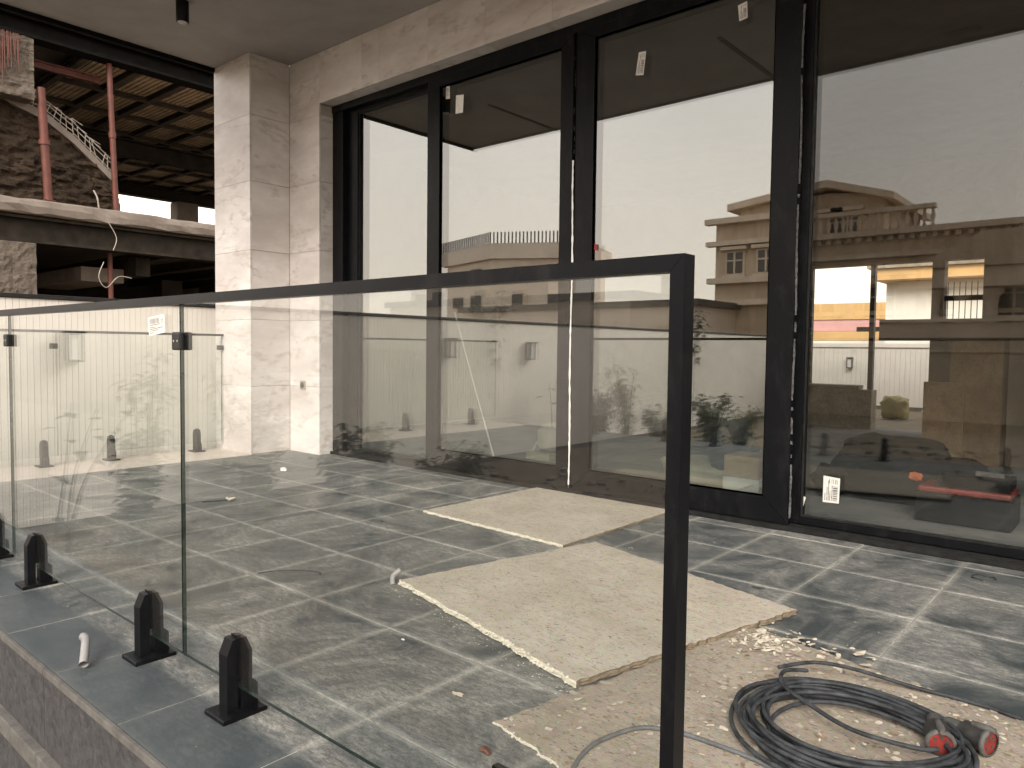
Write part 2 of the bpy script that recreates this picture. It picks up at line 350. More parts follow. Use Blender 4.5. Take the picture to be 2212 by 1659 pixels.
M['rust'] = plain('red_oxide_steel', (0.105, 0.028, 0.018), 0.6, 0.3, 5)
M['rubble'] = mat_rough('sooty_rubble_masonry', (0.026, 0.018, 0.012), (0.085, 0.058, 0.038), 3.0, 1.0, 0.15, (0.012, 0.009, 0.007))
M['render'] = mat_rough('scored_grey_render', (0.115, 0.092, 0.073), (0.185, 0.155, 0.128), 3.0, 0.9, 0.12, (0.09, 0.07, 0.055))
M['infill'] = plain('tan_deck_infill_block', (0.46, 0.345, 0.225), 0.8, 0.25, 3)
M['joist'] = plain('dark_deck_joist', (0.065, 0.05, 0.035), 0.8, 0.3, 4)
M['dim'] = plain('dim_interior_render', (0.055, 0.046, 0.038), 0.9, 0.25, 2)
M['wire'] = plain('galvanised_wire', (0.42, 0.37, 0.32), 0.5, 0.2, 10, 0.3)
M['villa'] = plain('honey_villa_stone', (0.58, 0.46, 0.34), 0.8, 0.15, 1.2)
M['villal'] = plain('pale_villa_trim', (0.70, 0.58, 0.46), 0.8, 0.12, 1.2)
def mat_streak(name, c1, c2):
    k = Nt(name); v = k.pos((1, 1, 0.12)); u_ = k.pos()
    c = k.mix(k.ramp(k.noise(v, 2.4, 6, 0.65), [(0.35, 0.0), (0.68, 1.0)]), c1, c2); c = k.mix(k.math('MULTIPLY', k.ramp(k.noise(u_, 0.7, 5), [(0.4, 0.0), (0.7, 1.0)]), 0.35), c, tuple(x * 0.6 for x in c1))
    return k.bsdf(c, 0.85, 0, k.noise(u_, 9, 5), 0.3, 0.03, 0.2)
M['villa'] = mat_streak('honey_villa_stone', (0.48, 0.37, 0.265), (0.68, 0.54, 0.40)); M['villal'] = mat_streak('pale_villa_trim', (0.62, 0.50, 0.38), (0.78, 0.65, 0.52))
M['villad'] = plain('dark_villa_window', (0.05, 0.045, 0.04), 0.3, 0.2, 2)
M['apt'] = plain('pale_apartment_render', (0.74, 0.63, 0.53), 0.85, 0.10, 0.5)
M['backwall'] = plain('beige_compound_wall', (0.52, 0.42, 0.31), 0.85, 0.12, 1.5)
M['leafd'] = plain('dark_green_leaf', (0.055, 0.08, 0.035), 0.5, 0.5, 6)
M['leafl'] = plain('yellow_green_bamboo_leaf', (0.12, 0.13, 0.04), 0.55, 0.4, 6)
M['stem'] = plain('brown_plant_stem', (0.10, 0.075, 0.05), 0.8, 0.3, 10)
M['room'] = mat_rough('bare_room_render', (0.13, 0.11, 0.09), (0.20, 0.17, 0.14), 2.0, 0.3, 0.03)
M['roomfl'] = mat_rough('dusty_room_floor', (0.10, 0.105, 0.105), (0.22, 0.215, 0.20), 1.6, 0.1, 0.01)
M['bag'] = plain('black_tool_bag_fabric', (0.006, 0.0063, 0.0075), 0.85, 0.3, 20, 0, 0.15, 0.1)
M['orange'] = plain('orange_bag_patch', (0.42, 0.10, 0.03), 0.6, 0.2, 20)
M['card'] = plain('brown_cardboard', (0.40, 0.28, 0.165), 0.8, 0.1, 12)
M['sack'] = plain('cream_cement_sack', (0.42, 0.38, 0.28), 0.85, 0.2, 8)
M['chip'] = mat_board('brown_chip_panel', (0.10, 0.065, 0.04), (0.19, 0.13, 0.08), 1.0)
M['yel'] = plain('yellow_painted_fascia', (0.58, 0.36, 0.15), 0.7, 0.12, 3)
M['pink'] = plain('pink_painted_band', (0.62, 0.33, 0.32), 0.7, 0.08, 3)
M['whitew'] = plain('white_house_wall', (0.72, 0.69, 0.62), 0.8, 0.06, 2)
M['blue'] = plain('blue_plastic_tarp', (0.22, 0.50, 0.58), 0.5, 0.2, 8)
M['stonewall'] = mat_rough('rubble_stone_sill_wall', (0.20, 0.165, 0.12), (0.36, 0.31, 0.24), 5, 0.6, 0.05, (0.08, 0.065, 0.05))

# ================================================================== SETTING
# ground all round, to the horizon, lower than the terrace
g = MB(); g.add([(-400, -400, -0.62), (400, -400, -0.62), (400, 400, -0.62), (-400, 400, -0.62)], [(0, 1, 2, 3)])
struct(g.build('ground', M['soil']))

# terrace floor: a slab, its slate tiles, the pale edging strip on the far side
T = 0.45
fl = struct(box('terrace_floor', -3.46, 6.0, -0.445, 2.81, -0.30, -0.0022, M['grout']))
tm = MB(); tm.bevbox(-0.2226, 0.2226, -0.2226, 0.2226, -0.012, 0, 0.0016)
tproto = tm.build('tile', M['tile']); tile_me = tproto.data
bpy.data.objects.remove(tproto)
random.seed(11)
for r_ in range(-1, 7):
    for c_ in range(-7, 13):
        cx, cy_ = (c_ + 0.5) * T, (r_ + 0.5) * T; sx = sy = 1.0
        if c_ == -7: sx = 0.11; cx = -2.7 - 0.225 * sx - 0.002
        if r_ == 6: sy = 0.235; cy_ = 2.7 + 0.225 * sy + 0.002
        if cx + 0.2 > 5.9: continue
        if c_ == -7 and cy_ > 2.28: continue
        o = bpy.data.objects.new('tile', tile_me); COL.objects.link(o); par(o, fl)
        o.location = (cx, cy_, random.uniform(-0.0012, 0.0006)); o.scale = (sx, sy, 1)
        o.rotation_euler = (R(random.uniform(-0.06, 0.06)), R(random.uniform(-0.06, 0.06)), 0)
for i in range(4):
    y0 = -0.44 + i * 0.69
    box('edging_slab', -3.45, -2.76, y0 + 0.002, min(y0 + 0.688, 2.30), -0.012, 0.001, M['strip'], fl, 0.002)
box('edging_slab', -3.45, -2.795, 2.885, 2.95, -0.012, 0.0, M['strip'], fl)
# outer edge of the terrace: nosing, hammered dark face, pale ledge
edge = thing('terrace_edge', 'dark hammered stone face of the terrace edge with a pale ledge', 'stone edge', (1.0, -0.46, -0.6))
for i in range(11):
    x0 = -3.46 + i * 0.86
    box('nosing', x0 + 0.002, x0 + 0.857, -0.462, -0.4485, -0.022, 0.0, M['ledge'], edge, 0.003)
    box('face_slab', x0 + 0.002, x0 + 0.858, -0.459, -0.4455, -0.252, -0.023, M['fascia'], edge)
    box('ledge_slab', x0 + 0.002, x0 + 0.858, -0.486, -0.4455, -0.310, -0.254, M['ledge'], edge, 0.004)
    box('face_slab', x0 + 0.002, x0 + 0.858, -0.462, -0.4455, -0.62, -0.312, M['fascia'], edge)

# ceiling of the terrace
ce = struct(box('ceiling', -3.40, 6.0, -0.06, 2.70, 3.555, 3.80, M['ceil']))
box('edge_trim', -3.43, -3.402, -0.09, 2.70, 3.52, 3.80, M['darkedge'], ce)
box('edge_trim', -3.43, 6.0, -0.09, -0.062, 3.535, 3.80, M['ceil'], ce)

# ================================================================== THE HOUSE: marble walls, column, glazing
CH = [(0, 0.61), (0.612, 1.21), (1.212, 1.83), (1.832, 2.44), (2.442, 3.02), (3.022, 3.554)]
colm = thing('marble_column', 'cream marble clad square column at the far end of the terrace', 'column', (-3.1, 2.6, 0))
box('core', -3.40, -2.81, 2.32, 2.84, 0, 3.554, M['core'], colm)
for i, (a, b_) in enumerate(CH):
    j = 0.06 if i % 2 else 0
    box('marble_slab', -3.42, -2.79, 2.30, 2.319, a, b_, M['marble'], colm, 0.0015)
    box('marble_slab', -2.809, -2.791, 2.3195, 2.6985, a + 0.001, b_, M['marble'], colm, 0.0015)
    box('marble_slab', -3.419, -3.401, 2.3195, 2.84, a, b_, M['marble'], colm, 0.0015)
wall = thing('marble_house_wall', 'cream marble clad house wall around the black framed glazing', 'wall', (-2.5, 2.75, 0))
box('core', -2.808, -2.34, 2.72, 3.0, 0, 3.80, M['core'], wall)
box('core', -2.339, 6.0, 2.72, 3.0, 3.15, 3.80, M['core'], wall)
for i, (a, b_) in enumerate(CH):
    if b_ < 3.3: box('marble_slab', -2.789, -2.322, 2.70, 2.719, a, b_, M['marble'], wall, 0.0015)
    if b_ < 3.03: box('reveal_slab', -2.339, -2.323, 2.7195, 2.86, a, b_, M['marble'], wall, 0.0015)
box('marble_slab', -2.789, -2.322, 2.70, 2.719, 3.022, 3.554, M['marble'], wall, 0.0015)
xs = [-2.320, -1.72, -1.50, -0.92, -0.33, 0.27, 0.86, 1.46, 2.05, 2.65, 3.25, 3.85, 4.45, 5.05, 5.65]
for a, b_ in zip(xs, xs[1:]):
    box('lintel_slab', a, b_ - 0.002, 2.70, 2.719, 3.118, 3.554, M['marble'], wall, 0.0015)
    box('soffit_slab', a, b_ - 0.002, 2.7195, 2.86, 3.120, 3.138, M['marble'], wall)

gz = thing('sliding_glass_door', 'wide black aluminium sliding door with four tall reflective panes', 'glass door', (0.4, 2.85, 0))
box('jamb', -2.320, -2.17, 2.84, 2.98, 0.032, 3.118, M['black'], gz, 0.003)
box('head_frame', -2.320, 5.6, 2.83, 2.98, 3.060, 3.117, M['black'], gz, 0.003)
tr = MB(); tr.box(-2.33, 5.6, 2.815, 2.99, 0.0, 0.014)
for yy, h in ((2.817, 0.026), (2.848, 0.030), (2.886, 0.030), (2.93, 0.034)): tr.box(-2.33, 5.6, yy, yy + 0.006, 0.014, h)
tr.build('track', M['blackd'], gz)
def leaf(name, x0, x1, z0, z1, y0, y1, sl, sr, rb, rt_, mat, glass_y, gmat='igu', label=None):
    """a framed leaf with mitred stiles and rails"""
    lf = bpy.data.objects.new(name, None); COL.objects.link(lf); par(lf, gz); lf.location = (0, 0, 0); lf.matrix_parent_inverse = Matrix.Translation(-gz.location)
    if label: lf['label'] = label
    def piece(nm, poly):
        m = MB(); m.prism(poly, 1, y0, y1); o = m.build(nm, mat); o.parent = lf; return o
    g_ = 0.0012
    piece('stile', [(x0, z0 + g_), (x0 + sl, z0 + rb + g_), (x0 + sl, z1 - rt_ - g_), (x0, z1 - g_)])
    piece('stile', [(x1 - sr, z0 + rb + g_), (x1, z0 + g_), (x1, z1 - g_), (x1 - sr, z1 - rt_ - g_)])
    piece('bottom_rail', [(x0 + g_, z0), (x1 - g_, z0), (x1 - sr - g_, z0 + rb), (x0 + sl + g_, z0 + rb)])
    piece('top_rail', [(x0 + sl + g_, z1 - rt_), (x1 - sr - g_, z1 - rt_), (x1 - g_, z1), (x0 + g_, z1)])
    bead = MB(); w = 0.010
    a, b_, c_, d_ = x0 + sl, x1 - sr, z0 + rb, z1 - rt_
    yb = glass_y - 0.006
    bead.box(a, b_, y0 + 0.012, yb, c_, c_ + w); bead.box(a, b_, y0 + 0.012, yb, d_ - w, d_)
    bead.box(a, a + w, y0 + 0.012, yb, c_ + w, d_ - w); bead.box(b_ - w, b_, y0 + 0.012, yb, c_ + w, d_ - w)
    o = bead.build('glazing_bead', M['blackd']); o.parent = lf
    gm = MB()
    for yy in (glass_y, glass_y + 0.036):
        gm.add([(a - 0.004, yy, c_ - 0.004), (b_ + 0.004, yy, c_ - 0.004), (b_ + 0.004, yy, d_ + 0.004), (a - 0.004, yy, d_ + 0.004)], [(0, 1, 2, 3)])
    o = gm.build('glass_pane', M[gmat]); o.parent = lf
    return lf
leaf('fixed_light', -2.165, -1.045, 0.032, 3.06, 2.895, 2.975, 0.135, 0.05, 0.03, 0.03, M['black'], 2.925)
leaf('door_leaf', -1.062, 0.350, 0.034, 3.06, 2.832, 2.888, 0.135, 0.100, 0.135, 0.068, M['black'], 2.850, label='sliding leaf left of the white taped joint')
leaf('door_leaf', 0.378, 1.848, 0.034, 3.06, 2.832, 2.888, 0.142, 0.142, 0.135, 0.068, M['black'], 2.850, label='sliding leaf right of the white taped joint')
leaf('fixed_light', 1.835, 5.55, 0.034, 3.06, 2.895, 2.975, 0.055, 0.06, 0.04, 0.03, M['black'], 2.925, 'igu_clear')
box('gap_filler', 0.3505, 0.3775, 2.86, 2.885, 0.034, 3.059, M['black'], gz)
# strip of white protective tape hanging in the joint, torn edges
random.seed(3)
def torn(name, x, y, z0, z1, w, mat, parent, gaps=0.0, n=90):
    m = MB(); pv = None
    for i in range(n + 1):
        z = z0 + (z1 - z0) * i / n; ww = w * random.uniform(0.6, 1.1); cx = x + math.sin(i * 0.13) * 0.003 + random.uniform(-.0012, .0012)
        if random.random() < gaps: pv = None; continue
        cur = [(cx - ww / 2, y, z), (cx + ww / 2, y - 0.002, z)]
        if pv: m.add([pv[0], pv[1], cur[1], cur[0]], [(0, 1, 2, 3)])
        pv = cur
    return m.build(name, mat, parent)
torn('tape_strip', 0.364, 2.828, 0.06, 2.23, 0.017, M['tape'], gz)
torn('tape_strip', 0.366, 2.830, 2.27, 2.95, 0.010, M['blackd'], gz, 0.3)
M['grime'] = plain('grey_sealant_residue', (0.085, 0.085, 0.085), 0.8, 0.8, 60)
torn('sealant_strip', 1.856, 2.834, 0.05, 3.0, 0.013, M['grime'], gz, 0.06, 160)
torn('sealant_strip', 0.362, 2.832, 0.04, 2.2, 0.010, M['grime'], gz, 0.1)
def sticker(vpts, y, mat, parent, name='sticker', label=None):
    pts = [at(a, b_, 1, y) for a, b_ in vpts]
    me = mesh(name, pts, [(0, 1, 2, 3)]); uv = me.uv_layers.new(); 
    for i, c_ in enumerate(((0, 0), (1, 0), (1, 1), (0, 1))): uv.data[i].uv = c_
    o = link(name, me, mat, parent)
    if label: o['label'] = label
    return o
sticker([(963, 214), (972, 213), (972, 186), (964, 187)], 2.846, M['lblA'], gz)
sticker([(984, 246), (1000, 243), (1002, 204), (985, 206)], 2.846, M['tape'], gz, 'sticker', 'blank cream label')
sticker([(1373, 163), (1390, 162), (1396, 110), (1380, 113)], 2.846, M['lblB'], gz)
sticker([(1597, 46), (1615, 38), (1614, 2), (1594, 12)], 2.846, M['lblB'], gz)
sticker([(1777, 1084), (1812, 1088), (1815, 1034), (1779, 1027)], 2.921, M['lblB'], gz)
sticker([(1716, 1108), (1730, 1112), (1741, 1074), (1730, 1070)], 2.921, M['lblA'], gz)
sticker([(1280, 540), (1291, 541), (1292, 528), (1281, 526)], 2.846, M['red'], gz, 'sticker', 'tiny red label')

# double socket on the pier, downlight under the ceiling
sk = thing('wall_socket', 'small dark square socket on the marble pier beside the column', 'socket', (-2.575, 2.69, 0.62))
box('plate', -2.615, -2.535, 2.690, 2.6995, 0.578, 0.662, M['socket'], sk, 0.003)
m = MB(); m.lathe([(0.027, 0.0), (0.027, 0.004), (0.02, 0.0045), (0.019, 0.001)], (-2.575, 2.6855, 0.62), 20, axis=1); m.build('insert', M['sockin'], sk)
dl = thing('ceiling_downlight', 'black cylinder downlight under the terrace ceiling', 'ceiling lamp', (-2.30, 1.475, 3.40))
m = MB(); m.lathe([(0.044, 0), (0.046, 0.002), (0.046, 0.15), (0.046, 0.154)], (-2.30, 1.475, 3.40), 28); m.build('housing', M['black'], dl)
m = MB(); m.lathe([(0.036, -0.001), (0.036, -0.003)], (-2.30, 1.475, 3.40), 24); m.build('lens', M['lens'], dl)

for x0, x1, y0, y1 in ((-2.12, -2.08, -0.01, 1.04), (0.50, 0.54, 0.02, 1.10), (1.95, 2.20, 0.15, 0.19)):
    box('light_slot', x0, x1, y0, y1, 3.548, 3.5545, M['black'], ce)

# ================================================================== BALUSTRADES
def spigot(parent, pos, along, out, mat):
    """floor spigot; along = unit vector of the fence line, out = unit vector to its outer side"""
    A, O = Vector(along), Vector(out)
    def P_(a, o_, z): return Vector(pos) + A * a + O * o_ + Vector((0, 0, z))
    sp = bpy.data.objects.new('spigot', None); COL.objects.link(sp); par(sp, parent); sp.location = (0, 0, 0)
    sp.matrix_parent_inverse = Matrix.Translation(-parent.location)
    def ext(nm, prof, w, mt):
        m = MB(); n = len(prof)
        v = [P_(-w, o_, z) for o_, z in prof] + [P_(w, o_, z) for o_, z in prof]
        f = [tuple(range(n)), tuple(range(n, 2 * n))[::-1]] + [(i, (i + 1) % n, n + (i + 1) % n, n + i) for i in range(n)]
        m.add(v, f); o = m.build(nm, mt); o.parent = sp; return o
    bv = 0.003
    ext('base_plate', [(-0.062, 0), (0.062, 0), (0.062, 0.009), (0.059, 0.012), (-0.059, 0.012), (-0.062, 0.009)], 0.05, mat)
    ext('outer_jaw', [(0.007, 0.012), (0.036, 0.012), (0.036, 0.165), (0.020, 0.203), (0.007, 0.205)], 0.021, mat)
    ext('inner_jaw', [(-0.036, 0.012), (-0.007, 0.012), (-0.007, 0.205), (-0.020, 0.203), (-0.036, 0.165)], 0.020, mat)
    ext('wedge', [(-0.052, 0.012), (-0.037, 0.012), (-0.037, 0.085), (-0.052, 0.070)], 0.021, mat)
    ext('packer', [(-0.0065, 0.09), (0.0065, 0.09), (0.0065, 0.212), (-0.0065, 0.209)], 0.012, mat)
    return sp
def pane(parent, p0, p1, z0, z1, th, mat):
    """glass pane between two points on plan; faces glass, cut edges dark green"""
    p0, p1 = Vector((*p0, 0)), Vector((*p1, 0)); d = (p1 - p0).normalized(); n = Vector((-d.y, d.x, 0)) * th / 2
    v = []
    for z in (z0, z1): v += [p0 - n + Vector((0, 0, z)), p1 - n + Vector((0, 0, z)), p1 + n + Vector((0, 0, z)), p0 + n + Vector((0, 0, z))]
    m = MB(); m.add(v, [(0, 1, 5, 4), (2, 3, 7, 6)], 0); m.add(v, [(0, 3, 2, 1), (4, 5, 6, 7), (1, 2, 6, 5), (3, 0, 4, 7)], 1)
    return m.build('glass_pane', [mat, M['glassedge']], parent)
nb = thing('glass_balustrade', 'near frameless glass balustrade with black handrail and square end post', 'balustrade', (1.2, -0.21, 0))
GY = -0.21
for a, b_ in ((-1.92, -0.3395), (-0.3335, 1.2195), (1.2265, 2.785)): pane(nb, (a, GY), (b_, GY), 0.075, 1.096, 0.010, M['rail_glass'])
m = MB(); m.prism([(-1.95, 1.0895), (2.7855, 1.0895), (2.8085, 1.1145), (-1.95, 1.1145)], 1, GY - 0.0155, GY + 0.0155); m.build('handrail', M['black'], nb)
m = MB(); m.prism([(2.786, 0.0), (2.809, 0.0), (2.809, 1.1142), (2.786, 1.0892)], 1, GY - 0.0158, GY + 0.0158); m.build('end_post', M['black'], nb)
for x in (-1.55, -0.62, -0.06, 0.985, 1.513, 2.45):
    spigot(nb, (x, GY, 0), (1, 0, 0), (0, -1, 0), M['black'])
def clamp(parent, x, z):
    cl = bpy.data.objects.new('glass_clamp', None); COL.objects.link(cl); par(cl, parent); cl.location = (0, 0, 0); cl.matrix_parent_inverse = Matrix.Translation(-parent.location)
    for s_, nm in ((-1, 'plate'), (1, 'plate')):
        y0, y1 = (GY - 0.019, GY - 0.0055) if s_ < 0 else (GY + 0.0055, GY + 0.019)
        m = MB(); m.bevbox(x - 0.026, x + 0.026, y0, y1, z - 0.026, z + 0.026, 0.0055); o = m.build(nm, M['blackd']); o.parent = cl
    for dx in (-0.011, 0.011):
        m = MB(); m.lathe([(0.0035, 0), (0.0035, 0.0006)], (x + dx, GY - 0.0197, z), 12, axis=1); o = m.build('screw', M['wire']); o.parent = cl
clamp(nb, 1.223, 0.985); clamp(nb, -0.3365, 0.985)
sticker([(322, 726), (357, 718), (355, 678), (319, 686)], GY - 0.0062, M['lblA'], nb)

fb = thing('glass_balustrade', 'far frameless glass balustrade running from the marble column along the panel wall', 'balustrade', (-3.28, 1.2, 0))
FX = -3.28
ys = [2.285, 0.90, -0.42]
for a, b_ in zip(ys, ys[1:]): pane(fb, (FX, a - 0.003), (FX, b_ + 0.003), 0.08, 1.07, 0.010, M['far_glass'])
m = MB(); m.prism([(FX - 0.014, 1.062), (FX - 0.014, 1.082), (FX + 0.014, 1.082), (FX + 0.014, 1.062)], 1, -0.43, 2.296); m.build('handrail', M['black'], fb)
for y in (2.04, 1.30, 0.80, 0.05): spigot(fb, (FX, y, 0), (0, 1, 0), (-1, 0, 0), M['black'])
for (y, z) in ((2.29, 0.955), (0.90, 0.955)):
    m = MB(); m.bevbox(FX - 0.018, FX + 0.018, y - 0.045, y + 0.006, z - 0.022, z + 0.022, 0.004); m.build('glass_clamp', M['blackd'], fb)

# ================================================================== ON THE TERRACE FLOOR
def slab_board(name, label, corners, z0, th, mat, seed, rag=0.006, group='loose boards on the terrace floor'):
    random.seed(seed)
    n = 46; loop = []
    for i in range(4):
        a, b_ = Vector(corners[i]), Vector(corners[(i + 1) % 4])
        d = (b_ - a); nrm = Vector((d.y, -d.x)).normalized()
        for k in range(n):
            t = k / n; p = a + d * t + nrm * (random.uniform(-rag, rag * 0.35) if k else 0)
            loop.append(p)
    N = len(loop)
    t_ = thing(name, label, 'board', (*loop[0], 0), group)
    cen = sum(loop, Vector((0, 0))) / N
    # top sheet
    top = MB(); v = [(p.x, p.y, z0 + th) for p in loop]
    inner = [cen + (p - cen) * 0.985 for p in loop]
    v += [(p.x, p.y, z0 + th + 0.0008) for p in inner]
    top.add(v, [(i, (i + 1) % N, N + (i + 1) % N, N + i) for i in range(N)] + [tuple(range(N, 2 * N))])
    top.build('board_sheet', mat, t_)
    # crumbled edge
    e = MB(); rows = 4; vv = []
    for j in range(rows + 1):
        for p in loop:
            out = (p - cen).normalized()
            q = p + out * random.uniform(-0.004, 0.003) * (1 if 0 < j < rows else 0.2)
            vv.append((q.x, q.y, z0 + 0.0005 + (th - 0.0005) * j / rows))
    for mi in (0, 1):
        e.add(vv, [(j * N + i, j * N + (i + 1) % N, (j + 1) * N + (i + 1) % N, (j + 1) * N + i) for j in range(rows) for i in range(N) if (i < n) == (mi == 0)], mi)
    e.build('crumbled_edge', [M['crumb'], M['shadedge']], t_)      # pale and crumbled on one side, shade painted brown on the others
    cb_ = MB()
    for _ in range(330):
        i = random.randrange(0, n); p = loop[i] + (loop[(i + 1) % N] - loop[i]) * random.random(); out = (p - cen).normalized()
        p = p + out * random.uniform(-0.006, 0.004); s_ = random.uniform(0.0015, 0.0062) * (1 if th > 0.01 else 0.6); zz = z0 + random.uniform(0.15, 0.95) * th
        bm = bmesh.new(); bmesh.ops.create_icosphere(bm, subdivisions=1, radius=1)
        for w in bm.verts: w.co = Vector((p.x, p.y, zz)) + Vector((w.co.x * s_ * 1.2, w.co.y * s_ * 1.2, w.co.z * s_)) * random.uniform(0.55, 1.2)
        cb_.bm(bm)
    o = cb_.build('edge_crumbs', M['crumb'], t_); o['kind'] = 'stuff'
    return t_, loop
slab_board('floor_board', 'square beige board lying against the door track', [(0.09, 1.76), (1.165, 1.70), (1.17, 2.80), (0.11, 2.805)], 0.0, 0.013, M['board'], 1)
slab_board('floor_board', 'middle beige board lying askew in front of the others', [(1.02, 0.775), (2.11, 0.505), (2.365, 1.54), (1.262, 1.835)], 0.004, 0.020, M['board'], 2, 0.009)
slab_board('floor_board', 'nearest dirty board covered with plaster flakes under the cable coil', [(2.065, 0.20), (3.16, -0.03), (3.385, 1.075), (2.285, 1.31)], 0.0, 0.0075, M['board_old'], 3, 0.010)

def flakes(name, label, n, region, z, smin, smax, mat, seed, curl=0.25):
    random.seed(seed); m = MB()
    for _ in range(n):
        x, y = region(); a = random.uniform(0, 6.28); s_ = random.uniform(smin, smax) * random.uniform(0.5, 1); k = random.randint(4, 6)
        el = random.uniform(0.25, 0.9); zz = z + random.uniform(0.0, 0.0016); tx, ty = random.uniform(-curl, curl), random.uniform(-curl, curl)
        pts = []
        for i in range(k):
            g_ = 2 * math.pi * i / k + random.uniform(-.35, .35); rr = s_ * random.uniform(0.55, 1)
            px, py = rr * math.cos(g_), rr * el * math.sin(g_)
            qx, qy = px * math.cos(a) - py * math.sin(a), px * math.sin(a) + py * math.cos(a)
            pts.append((x + qx, y + qy, zz + max(-0.0012, qx * tx + qy * ty) + 0.0016))
        m.add(pts, [tuple(range(k))])
    o = m.build(name, mat); tag(o, label, 'debris', kind='stuff'); return o
def on3():
    while True:
        a, b_ = random.random() ** 0.9, random.random(); p = Vector((2.07, 0.21)) + Vector((1.09, -0.22)) * a + Vector((0.215, 1.09)) * b_
        if random.random() < 0.45 + 0.55 * (b_ ** 2): return p.x, p.y
flakes('plaster_flakes', 'pale plaster flakes strewn over the nearest board', 1500, on3, 0.0072, 0.004, 0.024, plain('dull_plaster_flake', (0.32, 0.28, 0.225), 0.9, 0.35, 40), 21, 0.05)
flakes('plaster_flakes', 'bright plaster flakes among the dull ones on the nearest board', 420, on3, 0.0075, 0.004, 0.022, M['flake'], 28, 0.12)
def pile():
    return 2.33 + random.gauss(0.06, 0.12), 1.22 + random.gauss(0, 0.06)
flakes('plaster_flakes', 'heap of curled plaster chips at the corner of the middle board', 230, pile, 0.0085, 0.006, 0.032, M['flake'], 22, 0.45)
def anyw(): return random.uniform(-2.6, 3.6), random.uniform(-0.4, 2.75)
flakes('wood_shavings', 'brown shavings and shards strewn over the nearest board', 300, on3, 0.0075, 0.004, 0.026, plain('brown_shaving', (0.24, 0.18, 0.12), 0.9, 0.5, 50), 27, 0.12)
flakes('plaster_crumbs', 'tiny pale crumbs scattered over the slate tiles', 500, anyw, 0.0, 0.0015, 0.006, M['flake'], 23)
def chipedge():
    t = random.random(); return 1.02 + 1.09 * t + random.gauss(0, 0.02), 0.76 - 0.27 * t + random.gauss(-0.02, 0.02)
flakes('plaster_crumbs', 'white crumbs fallen along the broken edge of the middle board', 160, chipedge, 0.0, 0.002, 0.007, M['crumb'], 24)

# coil of heavy cable with two red connectors
random.seed(5)
cc = thing('cable_coil', 'coil of dark grey power cable with two red connectors on the dirty board', 'cable', (2.78, 0.82, 0))
def coil_pts(loops, cx, cy_, ax, ay, rot, z, jit, seed, n=56):
    random.seed(seed); pts = []
    for L in range(loops):
        sx, sy = ax * random.uniform(0.86, 1.04), ay * random.uniform(0.70, 1.05); ox, oy = random.uniform(-jit, jit), random.uniform(-jit, jit) * 1.3
        for k in range(n):
            g_ = 2 * math.pi * k / n; w = L + k / n
            e = 1.0 - 0.30 * max(0, math.cos(g_))            # pinched towards the connectors
            x, y = sx * math.cos(g_) + ox, sy * math.sin(g_) * e + oy
            zz = z + 0.010 * (L % 4) + 0.006 * math.sin(3 * g_ + L) + 0.004
            pts.append((w, cx + x * math.cos(rot) - y * math.sin(rot), cy_ + x * math.sin(rot) + y * math.cos(rot), zz))
    out = []
    P = [Vector(p[1:]) for p in pts]
    for i in range(len(P)):                                   # smooth the jumps between loops
        a = P[max(0, i - 6):i + 7]; out.append(sum(a, Vector()) / len(a))
    return out
c1 = coil_pts(9, 2.785, 0.735, 0.285, 0.31, R(14), 0.014, 0.026, 5)
m = MB(); m.tube(c1, 0.0058, 8); m.build('cable', M['cable'], cc)
c2 = coil_pts(7, 2.80, 0.72, 0.275, 0.26, R(8), 0.016, 0.034, 9)
m = MB(); m.tube(c2, 0.0058, 8); m.build('cable', M['cable'], cc)
tail = [Vector((2.53, 0.93, 0.052)), Vector((2.60, 1.03, 0.055)), Vector((2.70, 1.085, 0.045)), Vector((2.84, 1.135, 0.02)), Vector((2.95, 1.15, 0.016)), Vector((3.06, 1.15, 0.012)), Vector((3.2, 1.11, 0.01)), Vector((3.45, 0.98, 0.01)), Vector((3.7, 0.9, 0.01))]
def smooth(pts, n=8):
    P = [Vector(p) for p in pts]; out = []
    for i in range(len(P) - 1):
        p0, p1, p2, p3 = P[max(0, i - 1)], P[i], P[i + 1], P[min(len(P) - 1, i + 2)]
        for k in range(n):
            t = k / n; out.append(0.5 * ((2 * p1) + (-p0 + p2) * t + (2 * p0 - 5 * p1 + 4 * p2 - p3) * t * t + (-p0 + 3 * p1 - 3 * p2 + p3) * t ** 3))
    out.append(P[-1]); return out
m = MB(); m.tube(smooth(tail), 0.0058, 8); m.build('cable', M['cable'], cc)
loopw = [Vector((2.60, 0.97, 0.05)), Vector((2.56, 0.90, 0.06)), Vector((2.585, 0.82, 0.055)), Vector((2.68, 0.76, 0.05)), Vector((2.80, 0.71, 0.045)), Vector((2.93, 0.73, 0.04)), Vector((2.975, 0.77, 0.035))]
m = MB(); m.tube(smooth(loopw), 0.0058, 8); m.build('cable', M['cable'], cc)
